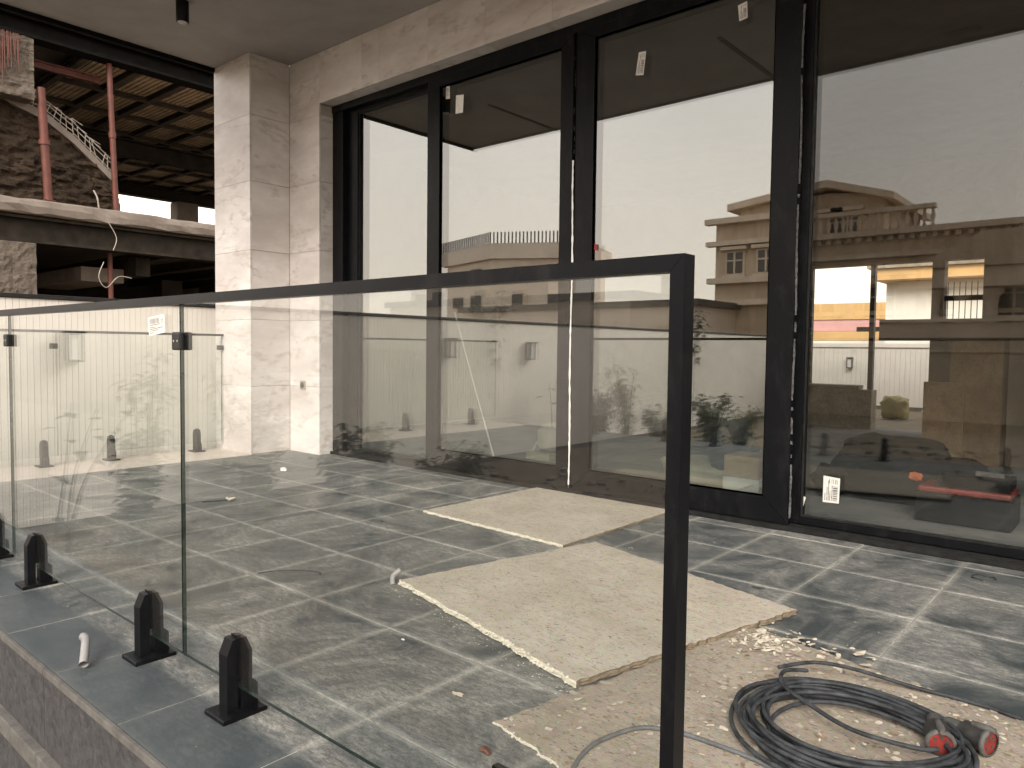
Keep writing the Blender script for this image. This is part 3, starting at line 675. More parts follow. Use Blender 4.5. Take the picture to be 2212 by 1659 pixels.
def connector(p, d, r_=0.030):
    p, d = Vector(p), Vector(d).normalized()
    cn = bpy.data.objects.new('connector', None); COL.objects.link(cn); par(cn, cc); cn.location = (0, 0, 0); cn.matrix_parent_inverse = Matrix.Translation(-cc.location)
    def pt(t): return p + d * t
    m = MB(); m.tube([pt(-0.085), pt(-0.075), pt(-0.04), pt(-0.032), pt(-0.03), pt(0.024), pt(0.026), pt(0.034), pt(0.036)], [0.010, 0.016, 0.020, 0.021, r_ * 0.93, r_ * 0.93, r_ * 1.12, r_ * 1.12, r_ * 0.86], 24, caps=False); o = m.build('shell', M['conn']); o.parent = cn
    m = MB(); m.tube([pt(0.030), pt(0.032)], r_ * 0.90, 24); o = m.build('red_face', M['red']); o.parent = cn
    a = d.cross(Vector((0, 0, 1))).normalized(); b_ = a.cross(d)
    m = MB()
    for g_ in (0.5, 1.6, 2.7, 3.9, 5.2): m.tube([pt(0.0322) + (a * math.cos(g_) + b_ * math.sin(g_)) * r_ * 0.5, pt(0.0330) + (a * math.cos(g_) + b_ * math.sin(g_)) * r_ * 0.5], 0.0042, 10)
    o = m.build('pin_hole', M['sockin']); o.parent = cn
    m = MB(); m.tube([pt(-0.01) + b_ * r_ * 0.95, pt(0.03) + b_ * r_ * 1.1, pt(0.045) + b_ * r_ * 1.15], [0.008, 0.010, 0.006], 8); o = m.build('latch', M['conn']); o.parent = cn
connector((2.965, 0.825, 0.044), (0.35, -0.95, -0.10))
connector((3.035, 0.885, 0.042), (0.90, -0.42, 0.0))
near_c = thing('loose_cable', 'single grey cable arching over the dirty board behind the end post', 'cable', (2.45, 0.4, 0))
m = MB(); m.tube(smooth([(2.44, 0.02, 0.013), (2.37, 0.12, 0.013), (2.335, 0.22, 0.013), (2.335, 0.31, 0.014), (2.375, 0.42, 0.014), (2.46, 0.462, 0.014), (2.56, 0.472, 0.014), (2.67, 0.468, 0.015), (2.80, 0.44, 0.015), (2.95, 0.38, 0.013)]), 0.0058, 8); m.build('cable', M['cable2'], near_c)

# odds and ends
def bent_pipe(name, label, pts, r_, mat, group=None):
    t_ = thing(name, label, 'pipe', (pts[0][0], pts[0][1], 0), group); P = smooth(pts, 7)
    rr = [r_ * (1 + 0.05 * (i % 2)) for i in range(len(P))]
    m = MB(); m.tube(P, rr, 10, caps=False); m.build('conduit', mat, t_)
    m = MB(); m.tube([P[0], P[0] + (P[1] - P[0]) * 0.2], r_ * 0.7, 10); m.build('wire_end', M['sockin'], t_)
bent_pipe('conduit_stub', 'curved grey conduit stub on the tiles outside the glass', [(0.80, -0.335, 0.05), (0.85, -0.345, 0.055), (0.90, -0.365, 0.04), (0.945, -0.385, 0.018)], 0.0125, M['pipe'])
bent_pipe('conduit_stub', 'upright grey conduit stub at the left corner of the middle board', [(0.995, 0.765, 0.0), (0.985, 0.775, 0.03), (1.0, 0.80, 0.055)], 0.011, M['pipe'])
def crumple(name, label, cat, x, y, sx, sy, sz, mat, seed):
    random.seed(seed); bm = bmesh.new(); bmesh.ops.create_icosphere(bm, subdivisions=2, radius=1)
    for w in bm.verts:
        k = 0.65 + 0.6 * noise.noise(w.co * 1.7 + Vector((seed, 0, 0))); w.co = Vector((x + w.co.x * sx * k, y + w.co.y * sy * k, max(0.0005, sz * 0.6 + w.co.z * sz * k)))
    m = MB(); m.bm(bm); o = m.build(name, mat); return tag(o, label, cat)
crumple('paper_scrap', 'crumpled white paper scrap on the tiles before the column', 'paper scrap', -1.79, 2.0, 0.055, 0.03, 0.022, M['white'], 3)
wl_ = thing('wire_scrap', 'pale tangle of wire with a dark tail on the far tiles', 'wire scrap', (-1.02, 1.15, 0))
random.seed(9)
m = MB(); m.tube(smooth([(-1.02 + random.uniform(-.05, .05), 1.15 + random.uniform(-.03, .03), 0.01 + 0.012 * random.random()) for _ in range(9)], 5), 0.004, 6); m.build('wire', M['flake'], wl_)
m = MB(); m.tube(smooth([(-1.03, 1.13, 0.008), (-1.07, 1.06, 0.005), (-1.10, 1.0, 0.005)], 5), 0.0035, 6); m.build('tail', M['cable'], wl_)
crumple('rag_scrap', 'small dark rag with a white tag behind the middle board', 'rag', 1.44, 1.885, 0.022, 0.02, 0.016, M['cable2'], 6)
crumple('foam_offcut', 'beige finger shaped offcut beside the middle board', 'offcut', 1.09, 1.12, 0.05, 0.022, 0.008, M['board'], 8)
crumple('black_rubber_bit', 'flat black rubber scrap near the right corner of the middle board', 'rubber scrap', 2.13, 1.75, 0.035, 0.012, 0.006, M['sockin'], 10)
crumple('black_rubber_bit', 'small black rubber scrap beside the far edging strip', 'rubber scrap', -2.18, 1.27, 0.035, 0.010, 0.005, M['sockin'], 12)
crumple('white_plastic_chip', 'tiny white plastic chip on the tiles left of the middle board', 'plastic chip', *at(871, 1383, 2, 0)[:2], 0.012, 0.006, 0.004, M['white'], 14)
crumple('tile_shard', 'flat beige tile shard near the dirty board', 'tile shard', *at(987, 1501, 2, 0)[:2], 0.028, 0.012, 0.005, M['flake'], 15)
crumple('brown_leaf', 'curled brown leaf on the slate left of the dirty board', 'dead leaf', *at(1048, 1628, 2, 0)[:2], 0.022, 0.012, 0.012, M['rust'], 16)
st_ = thing('thin_wire', 'thin dark wire lying curved across the tile joint', 'wire', (*at(640, 1236, 2, 0)[:2], 0))
m = MB(); m.tube(smooth([Vector((*at(a, b_, 2, 0.004)[:2], 0.004)) for a, b_ in ((556, 1238), (600, 1233), (650, 1232), (690, 1236), (690, 1240))], 6), 0.0022, 6); m.build('wire', M['cable'], st_)
random.seed(31)
ring = thing('wire_ring', 'dark wire ring lying on the tiles before the right pane', 'wire', (*at(2125, 1250, 2, 0)[:2], 0))
rc = at(2125, 1250, 2, 0)
m = MB(); m.tube([(rc.x + 0.045 * math.cos(a * 0.3), rc.y + 0.045 * math.sin(a * 0.3), 0.004 + 0.003 * math.sin(a)) for a in range(17)], 0.0025, 6); m.build('wire', M['cable'], ring)

# ================================================================== BOUNDARY WALL OF NARROW PANELS
pw = thing('panel_wall', 'off-white boundary wall of narrow vertical panels with a black capping', 'wall', (-3.8, 0, -0.62))
WX, WT, PIT = -3.70, 1.345, 0.048
box('wall_core', WX - 0.16, WX - 0.006, -13.0, 9.0, -0.62, WT - 0.002, M['groove'], pw)
box('capping', WX - 0.19, WX + 0.022, -13.0, 9.0, WT, WT + 0.035, M['cap'], pw, 0.006)
sm_ = MB(); sm_.bevbox(WX - 0.005, WX + 0.004, 0.0011, PIT - 0.0011, -0.55, WT - 0.003, 0.0008)
so_ = sm_.build('panel_slat', M['slat']); slat_me = so_.data; bpy.data.objects.remove(so_)
random.seed(2)
n0 = int(-1.0 / PIT)
for i in range(n0, n0 + 110):
    o = bpy.data.objects.new('panel_slat', slat_me); COL.objects.link(o); par(o, pw); o.location = (random.uniform(-0.0012, 0.0008), i * PIT, 0)
mm = MB()
for i in list(range(int(-13 / PIT), n0)) + list(range(n0 + 110, int(9 / PIT))): mm.box(WX - 0.005, WX + 0.004, i * PIT + 0.002, (i + 1) * PIT - 0.002, -0.55, WT - 0.003)
o = mm.build('panel_slats', M['slat'], pw); o['kind'] = 'stuff'
def sconce(label, x, y, z, nx=1, axis='x', k=1.0):
    t_ = thing('wall_lantern', label, 'wall lamp', (x, y, z), 'square lanterns on the panel walls')
    def bx(nm, a0, a1, b0, b1, c0, c1, mt):   # a: out of the wall, b: along it
        if axis == 'x': box(nm, x + nx * a0 if nx > 0 else x - a1, x + nx * a1 if nx > 0 else x - a0, y + b0, y + b1, z + c0, z + c1, mt, t_)
        else: box(nm, x + b0, x + b1, y - a1, y - a0, z + c0, z + c1, mt, t_)
    bx('back_plate', 0, 0.012 * k, -0.055 * k, 0.055 * k, -0.13 * k, 0.13 * k, M['black'])
    bx('roof', 0.012 * k, 0.14 * k, -0.07 * k, 0.07 * k, 0.11 * k, 0.13 * k, M['black'])
    bx('base', 0.012 * k, 0.12 * k, -0.06 * k, 0.06 * k, -0.13 * k, -0.115 * k, M['black'])
    for s_ in (-1, 1):
        for q in (0.03, 0.11): bx('bar', (q - 0.006) * k, (q + 0.006) * k, (s_ * 0.052 - 0.006) * k, (s_ * 0.052 + 0.006) * k, -0.115 * k, 0.11 * k, M['black'])
    bx('frosted_glass', 0.035 * k, 0.105 * k, -0.044 * k, 0.044 * k, -0.11 * k, 0.10 * k, M['white'])
sconce('square black lantern on the panel wall mirrored in the near glass', WX + 0.006, -1.57, 0.95)
sconce('square black lantern on the panel wall mirrored in the sliding door', WX + 0.006, 0.08, 0.98)

# ================================================================== UNFINISHED NEIGHBOUR
NX = -12.5
nbg = thing('unfinished_building', 'unfinished concrete and steel framed building beyond the panel wall', 'building', (NX - 6, 7, -0.6))
def rough_slab(name, x0, x1, y0, y1, z0, z1, mat, parent, seed, rag=0.05, n=60):
    """slab whose front (x1) edge is broken and uneven"""
    random.seed(seed); m = MB(); rows = []
    for i in range(n + 1):
        y = y0 + (y1 - y0) * i / n; a = noise.noise(Vector((y * 1.7, seed, 0))) * rag; b_ = noise.noise(Vector((y * 4.1, seed, 5))) * rag
        c_ = noise.noise(Vector((y * 6.0, seed, 9))) * rag * 0.5
        rows.append([(x0, y, z1), (x1 - 0.05, y, z1 + a * 0.6), (x1 + b_ * 0.6, y, z1 - 0.04 + a), (x1 + 0.02 + c_, y, (z0 + z1) / 2 + c_), (x1 + a * 0.5, y, z0 + 0.03 + b_ * 0.6), (x1 - 0.05, y, z0), (x0, y, z0)])
    k = len(rows[0]); v = [p for r_ in rows for p in r_]
    f = [(i * k + j, i * k + (j + 1) % k, (i + 1) * k + (j + 1) % k, (i + 1) * k + j) for i in range(n) for j in range(k)]
    f += [tuple(range(k)), tuple(n * k + j for j in range(k))[::-1]]
    m.add(v, f); return m.build(name, mat, parent)
def ibeam(name, axis, a0, a1, u_, z0, z1, w, mat, parent, t=0.03):
    """I section; axis 1 runs along y at x=u_, axis 0 along x at y=u_"""
    m = MB()
    for (b0, b1, c0, c1) in ((-w / 2, w / 2, z0, z0 + t), (-t / 2, t / 2, z0 + t, z1 - t), (-w / 2, w / 2, z1 - t, z1)):
        if axis == 1: m.box(u_ + b0, u_ + b1, a0, a1, c0, c1)
        else: m.box(a0, a1, u_ + b0, u_ + b1, c0, c1)
    return m.build(name, mat, parent)
BY0, BY1 = 0.5, 15.5
rough_slab('floor_slab', NX - 12, NX, BY0, BY1, 3.37, 3.66, M['concrete'], nbg, 3, 0.07)
ibeam('edge_beam', 1, BY0, BY1, NX - 0.30, 2.86, 3.35, 0.36, M['steel'], nbg, 0.05)
ibeam('edge_beam', 1, BY0, BY1, NX - 0.25, 6.62, 7.0, 0.36, M['darkedge'], nbg, 0.05)
ibeam('edge_beam', 1, BY0, BY1, NX - 11.6, 6.22, 6.62, 0.36, M['steel'], nbg, 0.05)
ibeam('edge_beam', 1, BY0, BY1, NX - 5.6, 6.10, 6.55, 0.36, M['steel'], nbg, 0.05)
box('rear_fascia', NX - 11.72, NX - 11.5, BY0, BY1, 6.63, 7.01, M['steel'], nbg)
box('roof_slab', NX - 12.2, NX + 0.05, BY0, BY1, 7.02, 7.35, M['concrete'], nbg)
# upper deck soffit: joists with ribbed infill panels between them
for i in range(11):
    y = 4.6 + i * 0.98
    ibeam('deck_joist', 0, NX - 12.0, NX - 0.45, y, 6.62, 6.78, 0.13, M['joist'], nbg, 0.03)
for i in range(10):
    y = 4.6 + i * 0.98
    for j in range(7):
        x = NX - 11.9 + j * 1.63
        m = MB(); m.box(x + 0.03, x + 1.58, y + 0.09, y + 0.89, 6.74, 6.80)
        for q in range(7): m.box(x + 0.03, x + 1.58, y + 0.11 + q * 0.112, y + 0.18 + q * 0.112, 6.715, 6.7395)
        m.build('infill_panel', M['infill'], nbg)
for j in range(1, 7): ibeam('deck_tie', 1, 4.6, 14.4, NX - 11.93 + j * 1.63, 6.60, 6.70, 0.08, M['joist'], nbg, 0.02)
# far columns and parapet, back walls
for y0, y1 in ((11.46, 12.24), (6.0, 6.6), (15.0, 15.5)): box('rear_column', NX - 11.9, NX - 11.3, y0, y1, -0.6, 6.22, M['concrete'], nbg, 0.02)
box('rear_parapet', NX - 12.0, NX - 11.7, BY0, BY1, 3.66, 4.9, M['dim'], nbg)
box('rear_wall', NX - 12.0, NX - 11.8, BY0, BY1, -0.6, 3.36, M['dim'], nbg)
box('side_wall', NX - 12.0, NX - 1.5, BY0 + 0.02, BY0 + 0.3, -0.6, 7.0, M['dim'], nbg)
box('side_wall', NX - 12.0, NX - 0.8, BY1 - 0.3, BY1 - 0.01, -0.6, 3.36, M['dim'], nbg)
# dim flat behind the stair with window holes
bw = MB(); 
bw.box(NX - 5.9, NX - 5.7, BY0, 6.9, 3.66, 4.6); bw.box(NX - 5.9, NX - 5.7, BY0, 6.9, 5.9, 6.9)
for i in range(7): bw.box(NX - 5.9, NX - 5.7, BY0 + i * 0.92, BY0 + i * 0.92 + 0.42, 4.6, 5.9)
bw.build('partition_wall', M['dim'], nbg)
# stair flank in rubble masonry, stepped sloping top with wire ties along it
prof = [(2.0, 3.66), (5.18, 3.66), (5.22, 4.1), (5.10, 4.46), (4.36, 5.10), (3.89, 5.42), (3.43, 5.57), (3.0, 5.74), (2.0, 6.2)]
random.seed(13); m = MB(); ny, nz = 64, 44
def topz(y):
    for (a, za), (b_, zb) in zip(prof[2:], prof[3:]):
        if min(a, b_) <= y <= max(a, b_) and a != b_: return za + (zb - za) * (y - a) / (b_ - a)
    return 4.1
V_ = []
for i in range(ny + 1):
    y = 2.0 + (5.22 - 2.0) * i / ny; zt = topz(min(y, 5.21))
    for j in range(nz + 1):
        z = 3.66 + (zt - 3.66) * j / nz; q = Vector((y * 5.5, z * 9.5, 2)); d = noise.cell(Vector((int(y * 4.6 + (int(z * 11) % 2) * 0.5), int(z * 11), 3))) * 0.05 + noise.noise(q) * 0.07
        V_.append((NX - 0.55 + d, y, z))
m.add(V_, [(i * (nz + 1) + j, (i + 1) * (nz + 1) + j, (i + 1) * (nz + 1) + j + 1, i * (nz + 1) + j + 1) for i in range(ny) for j in range(nz)])
o = m.build('stair_flank', M['rubble'], nbg); o['kind'] = 'stuff'
m = MB(); top = [(2.0, 6.2), (3.0, 5.74), (3.43, 5.57), (3.89, 5.42), (4.36, 5.10), (5.10, 4.46)]
m.prism(top + [(y, z - 0.16) for y, z in top[::-1]], 0, NX - 1.9, NX - 0.50); m.build('stair_flight', M['concrete'], nbg)
random.seed(17); m = MB()
for (ya, za), (yb, zb) in zip(top[1:], top[2:]):
    n_ = max(3, int(abs(yb - ya) / 0.10))
    for k in range(n_):
        t = k / n_; y, z = ya + (yb - ya) * t, za + (zb - za) * t; h = random.uniform(0.16, 0.34); le = random.uniform(-0.1, 0.12)
        m.tube([(NX - 0.52, y, z), (NX - 0.50, y + le, z + h)], 0.008, 4)
        if random.random() < 0.7: m.tube([(NX - 0.50, y + le, z + h), (NX - 0.48, y + le + random.uniform(0.08, 0.2), z + h * 0.86 - 0.06)], 0.007, 4)
    for f_ in (0.05, 0.16, 0.24): m.tube([(NX - 0.49, ya, za + f_ + random.uniform(-.03, .03)), (NX - 0.49, yb, zb + f_ + random.uniform(-.03, .03))], 0.008, 4)
m.build('wire_ties', M['wire'], nbg)
# front blocks of scored render, with starter bars on the upper one
def rblock(name, y0, y1, z0, z1, seed):
    random.seed(seed); m = MB(); n1, n2 = 26, 36; V2 = []
    for i in range(n1 + 1):
        for j in range(n2 + 1):
            y, z = y0 + (y1 - y0) * i / n1, z0 + (z1 - z0) * j / n2
            V2.append((NX - 0.10 + noise.noise(Vector((y * 9, z * 6 + y * 4, seed))) * 0.045 + noise.noise(Vector((y * 3, z * 17, seed))) * 0.03, y, z))
    m.add(V2, [(i * (n2 + 1) + j, (i + 1) * (n2 + 1) + j, (i + 1) * (n2 + 1) + j + 1, i * (n2 + 1) + j + 1) for i in range(n1) for j in range(n2)])
    m.box(NX - 0.7, NX - 0.16, y0 + 0.01, y1 - 0.005, z0, z1)
    return m.build(name, M['render'], nbg)
rblock('render_pier', 1.6, 3.57, 5.50, 6.61, 4); rblock('render_pier', 1.6, 3.555, -0.6, 2.85, 8)
random.seed(19); m = MB()
for k in range(14):
    y = 2.9 + k * 0.032 + random.uniform(-.01, .01); m.tube([(NX - 0.03, y, 6.6), (NX - 0.02, y + random.uniform(-.02, .02), 5.6 + random.uniform(0, .5) + k * 0.02)], 0.009, 5)
m.build('starter_bars', M['rust'], nbg)
# lower level: dim block and beams
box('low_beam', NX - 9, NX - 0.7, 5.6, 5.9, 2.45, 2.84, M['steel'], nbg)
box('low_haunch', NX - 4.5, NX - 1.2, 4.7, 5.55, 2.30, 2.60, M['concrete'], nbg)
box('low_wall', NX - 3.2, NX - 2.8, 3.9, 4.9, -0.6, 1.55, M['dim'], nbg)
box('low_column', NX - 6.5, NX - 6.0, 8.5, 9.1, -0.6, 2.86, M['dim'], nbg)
for i in range(5): ibeam('low_joist', 0, NX - 11, NX - 0.6, 6.6 + i * 1.5, 2.95, 3.2, 0.15, M['joist'], nbg)
random.seed(23); m = MB()
m.tube(smooth([(NX + 0.03, 4.78, 3.4), (NX + 0.06, 4.92, 3.1), (NX + 0.05, 4.86, 2.85)], 6), 0.008, 5)
m.tube(smooth([(NX + 0.05, 4.68, 2.6), (NX + 0.06, 4.58, 2.3), (NX + 0.05, 4.72, 2.1), (NX + 0.05, 4.95, 2.33), (NX + 0.06, 5.2, 2.32)], 6), 0.008, 5)
m.tube(smooth([(NX + 0.0, 4.62, 3.66), (NX + 0.03, 4.58, 3.85), (NX + 0.02, 4.52, 3.98)], 5), 0.016, 5)
m.build('hanging_wire', M['wire'], nbg)
def prop(label, y0, z0, y1, z1, x, r_, grp='red steel props in the unfinished building'):
    t_ = thing('steel_prop', label, 'steel prop', (x, y0, z0), grp)
    m = MB(); m.tube([(x, y0, z0 + 0.012), (x, y0 + (y1 - y0) * .55, z0 + (z1 - z0) * .55), (x, y1, z1)], r_, 12); m.build('tube', M['rust'], t_)
    m = MB(); m.tube([(x, y0 + (y1 - y0) * .5, z0 + (z1 - z0) * .5), (x, y0 + (y1 - y0) * .54, z0 + (z1 - z0) * .54)], r_ * 1.3, 12); m.build('collar', M['rust'], t_)
    box('foot_plate', x - 0.1, x + 0.1, y0 - 0.1, y0 + 0.1, z0, z0 + 0.012, M['rust'], t_)
prop('thick red steel prop leaning against the rubble stair flank', 3.80, 3.68, 3.70, 5.77, NX - 0.18, 0.075)
prop('slim red steel prop rising to the upper beam of the shell', 5.06, 3.68, 4.96, 6.61, NX - 0.30, 0.055)
prop('short red steel prop in the dark lower storey of the shell', 5.08, -0.60, 5.02, 2.85, NX - 0.55, 0.05)
ibeam('strut', 1, 3.6, 5.0, NX - 0.9, 6.35, 6.5, 0.1, M['rust'], nbg)

# ================================================================== ROOM BEHIND THE GLAZING
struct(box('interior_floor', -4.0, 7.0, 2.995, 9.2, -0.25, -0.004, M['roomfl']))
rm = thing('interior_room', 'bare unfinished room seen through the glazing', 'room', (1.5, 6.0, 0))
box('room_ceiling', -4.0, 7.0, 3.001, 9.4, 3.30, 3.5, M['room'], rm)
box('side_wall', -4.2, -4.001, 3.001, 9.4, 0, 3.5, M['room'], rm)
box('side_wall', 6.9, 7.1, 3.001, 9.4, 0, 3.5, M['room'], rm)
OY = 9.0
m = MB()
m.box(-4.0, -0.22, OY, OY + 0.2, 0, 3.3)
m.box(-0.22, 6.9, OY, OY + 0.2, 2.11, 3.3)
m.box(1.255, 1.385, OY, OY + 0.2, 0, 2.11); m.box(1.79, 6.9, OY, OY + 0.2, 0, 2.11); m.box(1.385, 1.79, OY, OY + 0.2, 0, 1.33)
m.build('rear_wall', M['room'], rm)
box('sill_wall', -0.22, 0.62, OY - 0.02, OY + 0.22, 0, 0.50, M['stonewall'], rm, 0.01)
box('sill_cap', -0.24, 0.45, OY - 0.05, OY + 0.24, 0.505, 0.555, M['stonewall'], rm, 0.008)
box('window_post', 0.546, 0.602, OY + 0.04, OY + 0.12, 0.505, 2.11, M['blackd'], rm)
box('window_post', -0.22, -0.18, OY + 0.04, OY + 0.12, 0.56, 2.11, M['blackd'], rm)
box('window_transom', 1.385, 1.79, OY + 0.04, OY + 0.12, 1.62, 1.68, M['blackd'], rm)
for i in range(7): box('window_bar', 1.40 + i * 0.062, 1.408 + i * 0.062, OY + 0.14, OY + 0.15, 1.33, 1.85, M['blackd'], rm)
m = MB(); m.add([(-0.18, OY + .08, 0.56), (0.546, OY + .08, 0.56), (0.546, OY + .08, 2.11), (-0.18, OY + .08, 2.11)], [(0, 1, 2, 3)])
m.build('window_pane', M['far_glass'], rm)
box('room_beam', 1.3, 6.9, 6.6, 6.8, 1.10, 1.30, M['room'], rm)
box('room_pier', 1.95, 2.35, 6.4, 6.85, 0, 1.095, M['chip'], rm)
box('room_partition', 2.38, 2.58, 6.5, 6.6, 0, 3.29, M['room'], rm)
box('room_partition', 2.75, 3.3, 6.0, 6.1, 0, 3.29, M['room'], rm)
ps = tag(box('chip_panel', 1.87, 2.17, 5.8, 5.84, 0.0, 0.74, M['chip']), 'brown speckled panel standing inside behind the right pane', 'panel')
# luggage and sacks on the room floor
def soft(name, c_, s_, mat, parent=None, seed=1, pw_=2.6, amp=0.10, sub=4):
    bm = bmesh.new(); bmesh.ops.create_cube(bm, size=2); bmesh.ops.subdivide_edges(bm, edges=bm.edges[:], cuts=sub * 2, use_grid_fill=True)
    for w in bm.verts:
        p = w.co; k = (abs(p.x) ** pw_ + abs(p.y) ** pw_ + abs(p.z) ** pw_) ** (-1 / pw_) ; p = p * k
        d = 1 + amp * noise.noise(p * 1.6 + Vector((seed, seed, 0))) + amp * .4 * noise.noise(p * 4 + Vector((seed, 0, seed)))
        w.co = Vector((c_[0] + p.x * s_[0] * d, c_[1] + p.y * s_[1] * d, max(c_[2] - s_[2], c_[2] + p.z * s_[2] * d)))
    m = MB(); m.bm(bm, 0, True); return m.build(name, mat, parent)
bgd = thing('tool_bag', 'long black tool bag with orange patches behind the right pane', 'bag', (2.35, 4.3, 0))
soft('bag_body', (2.12, 4.22, 0.15), (0.46, 0.22, 0.15), M['bag'], bgd, 3, 4.5, 0.12)
soft('bag_flap', (2.02, 4.26, 0.30), (0.33, 0.17, 0.12), M['bag'], bgd, 5, 2.4, 0.25)
soft('patch', (2.22, 3.995, 0.20), (0.032, 0.012, 0.026), M['orange'], bgd, 7, 3, 0.4); soft('patch', (2.36, 4.005, 0.16), (0.045, 0.012, 0.035), M['orange'], bgd, 8, 3, 0.5)
tb = thing('tool_case', 'low dark tool case with a red lid behind the right pane', 'tool case', (2.6, 3.8, 0))
box('case_body', 2.30, 2.78, 3.62, 3.95, 0.0, 0.17, M['bag'], tb, 0.012)
box('case_lid', 2.31, 2.77, 3.63, 3.94, 0.172, 0.205, M['redd'], tb, 0.012)
box('case_tray', 2.40, 2.76, 3.66, 3.92, 0.207, 0.275, M['bag'], tb, 0.01)
box('handle', 2.58, 2.72, 3.74, 3.77, 0.277, 0.305, M['conn'], tb, 0.006)
soft_o = soft('work_boots', (1.70, 4.05, 0.11), (0.12, 0.14, 0.11), M['bag'], None, 9, 2.2, 0.4); tag(soft_o, 'dark bundle of work clothes behind the two stickers', 'clothes bundle')
cb = thing('cardboard_box', 'brown cardboard box on a white carton behind the right door leaf', 'box', (1.33, 3.5, 0))
box('white_carton', 1.25, 1.49, 3.30, 3.56, 0.0, 0.17, M['white'], cb, 0.004)
box('brown_carton', 1.255, 1.485, 3.305, 3.555, 0.172, 0.31, M['card'], cb, 0.004)
for i, (x, y, s_) in enumerate(((0.95, 3.75, 0.16), (0.70, 3.95, 0.15), (1.05, 4.1, 0.15))):
    o = soft('cement_sack', (x, y, 0.09), (s_ * 1.4, s_, 0.09), M['sack'], None, 20 + i, 3, 0.2)
    tag(o, ['cream sack slumped behind the right door leaf', 'cream sack lying beside the end post line inside', 'cream sack at the back of the sack group'][i], 'sack', 'sacks in the room')
o = soft('work_jacket', (1.12, 3.72, 0.30), (0.16, 0.12, 0.20), plain('dark_blue_cloth', (0.03, 0.04, 0.06), 0.85, 0.3, 10), None, 31, 2.2, 0.3); tag(o, 'dark blue jacket heaped on the sacks inside', 'jacket')
stn = thing('sprayer_machine', 'cream site machine with a perforated foot behind the left door leaf', 'machine', (-0.75, 3.95, 0))
box('foot', -0.86, -0.60, 3.85, 4.05, 0.0, 0.07, M['sack'], stn, 0.006)
m = MB(); m.lathe([(0.11, 0.09), (0.13, 0.13), (0.13, 0.26), (0.08, 0.31), (0.03, 0.33)], (-0.66, 3.97, 0), 20); m.build('tank', M['sack'], stn)
for dx in (-0.10, 0.10):
    m = MB(); m.tube([(-0.73 + dx, 3.9, 0.07), (-0.70 + dx * .7, 3.95, 0.20)], 0.012, 8); m.build('leg', M['sack'], stn)
pole = thing('white_pole', 'thin white pole leaning inside the left door leaf', 'pole', (-0.44, 3.05, 0))
pa, pb = at(1008, 770, 1, 3.0), at(1050, 925, 1, 3.0); d_ = (pa - pb) / (pa.z - pb.z); foot = pb - d_ * pb.z
m = MB(); m.tube([foot, pa + d_ * 0.35], 0.007, 8); m.build('rod', M['white'], pole)

cnp = thing('rear_canopy', 'dark slatted canopy edge outside the rear opening', 'canopy', (0.7, 10, 1.3))
box('fascia', 0.12, 1.5, 10.0, 10.06, 1.28, 1.345, M['joist'], cnp)
for i in range(16): box('slat', 0.44 + i * 0.058, 0.47 + i * 0.058, 10.0, 10.05, 1.205, 1.279, M['joist'], cnp)
# what lies beyond the rear openings
struct(box('rear_yard', -6.0, 9.0, 9.205, 40.0, -0.3, -0.02, M['soil']))
rw = thing('rear_panel_wall', 'pale panel wall behind the house with a black lantern', 'wall', (0, 13.0, 0))
for i in range(100): box('panel_slat', -4.0 + i * 0.08, -4.0 + i * 0.08 + 0.077, 13.0, 13.012, 0.05, 1.08, M['slat'], rw)
box('wall_core', -4.2, 4.2, 13.013, 13.2, -0.1, 1.08, M['groove'], rw); box('capping', -4.2, 4.2, 12.97, 13.22, 1.082, 1.15, M['slat'], rw)
sconce('square black lantern on the rear panel wall seen through the room', -0.82, 12.995, 0.80, 1, 'y', 0.75)
pb_ = thing('striped_building', 'orange and pink striped building beyond the rear wall', 'building', (-4.0, 24, 0))
z = [1.2, 2.25, 2.95, 3.05, 3.95, 4.05, 4.95]
for nm, z0, z1, mt in (('lower_band', -0.3, 1.37, 'whitew'), ('orange_band', 1.38, 1.68, 'yel'), ('pink_band', 1.69, 2.05, 'pink'), ('orange_band', 2.06, 2.58, 'yel')):
    p0, p1 = at(1700, 700, 1, 24), at(1912, 700, 1, 24)
    box(nm, p0.x - 2, p1.x + 2, 24 + (0.05 if mt == 'pink' else 0), 28, z0, z1, M[mt], pb_)
wh = thing('white_house', 'white house with a yellow eaves band beyond the rear wall', 'house', (2.0, 18, 0))
p0, p1 = at(1912, 700, 1, 18), at(2012, 700, 1, 18)
box('house_wall', p0.x, p1.x + 4, 18, 24, -0.2, 2.66, M['whitew'], wh)
m = MB(); e0, e1 = at(1890, 590, 1, 17.6), at(2012, 570, 1, 17.6)
m.box(e0.x, e1.x + 4, 17.4, 24, 2.67, 2.92); m.build('eaves', M['yel'], wh)
box('roof', e0.x - 0.1, e1.x + 4, 17.3, 24, 2.93, 3.05, M['stonewall'], wh)
ts = soft('tarp_heap', (1.05, 11.6, 0.12), (0.35, 0.2, 0.12), M['blue'], None, 41, 2.2, 0.4); tag(ts, 'pale blue tarp heaped in the rear yard', 'tarp')
ts = soft('yellow_bag', (0.42, 11.0, 0.16), (0.17, 0.12, 0.17), plain('olive_yellow_bag_plastic', (0.26, 0.24, 0.09), 0.6, 0.2, 8), None, 43, 5.0, 0.3); tag(ts, 'yellow bag standing in the rear yard', 'bag')

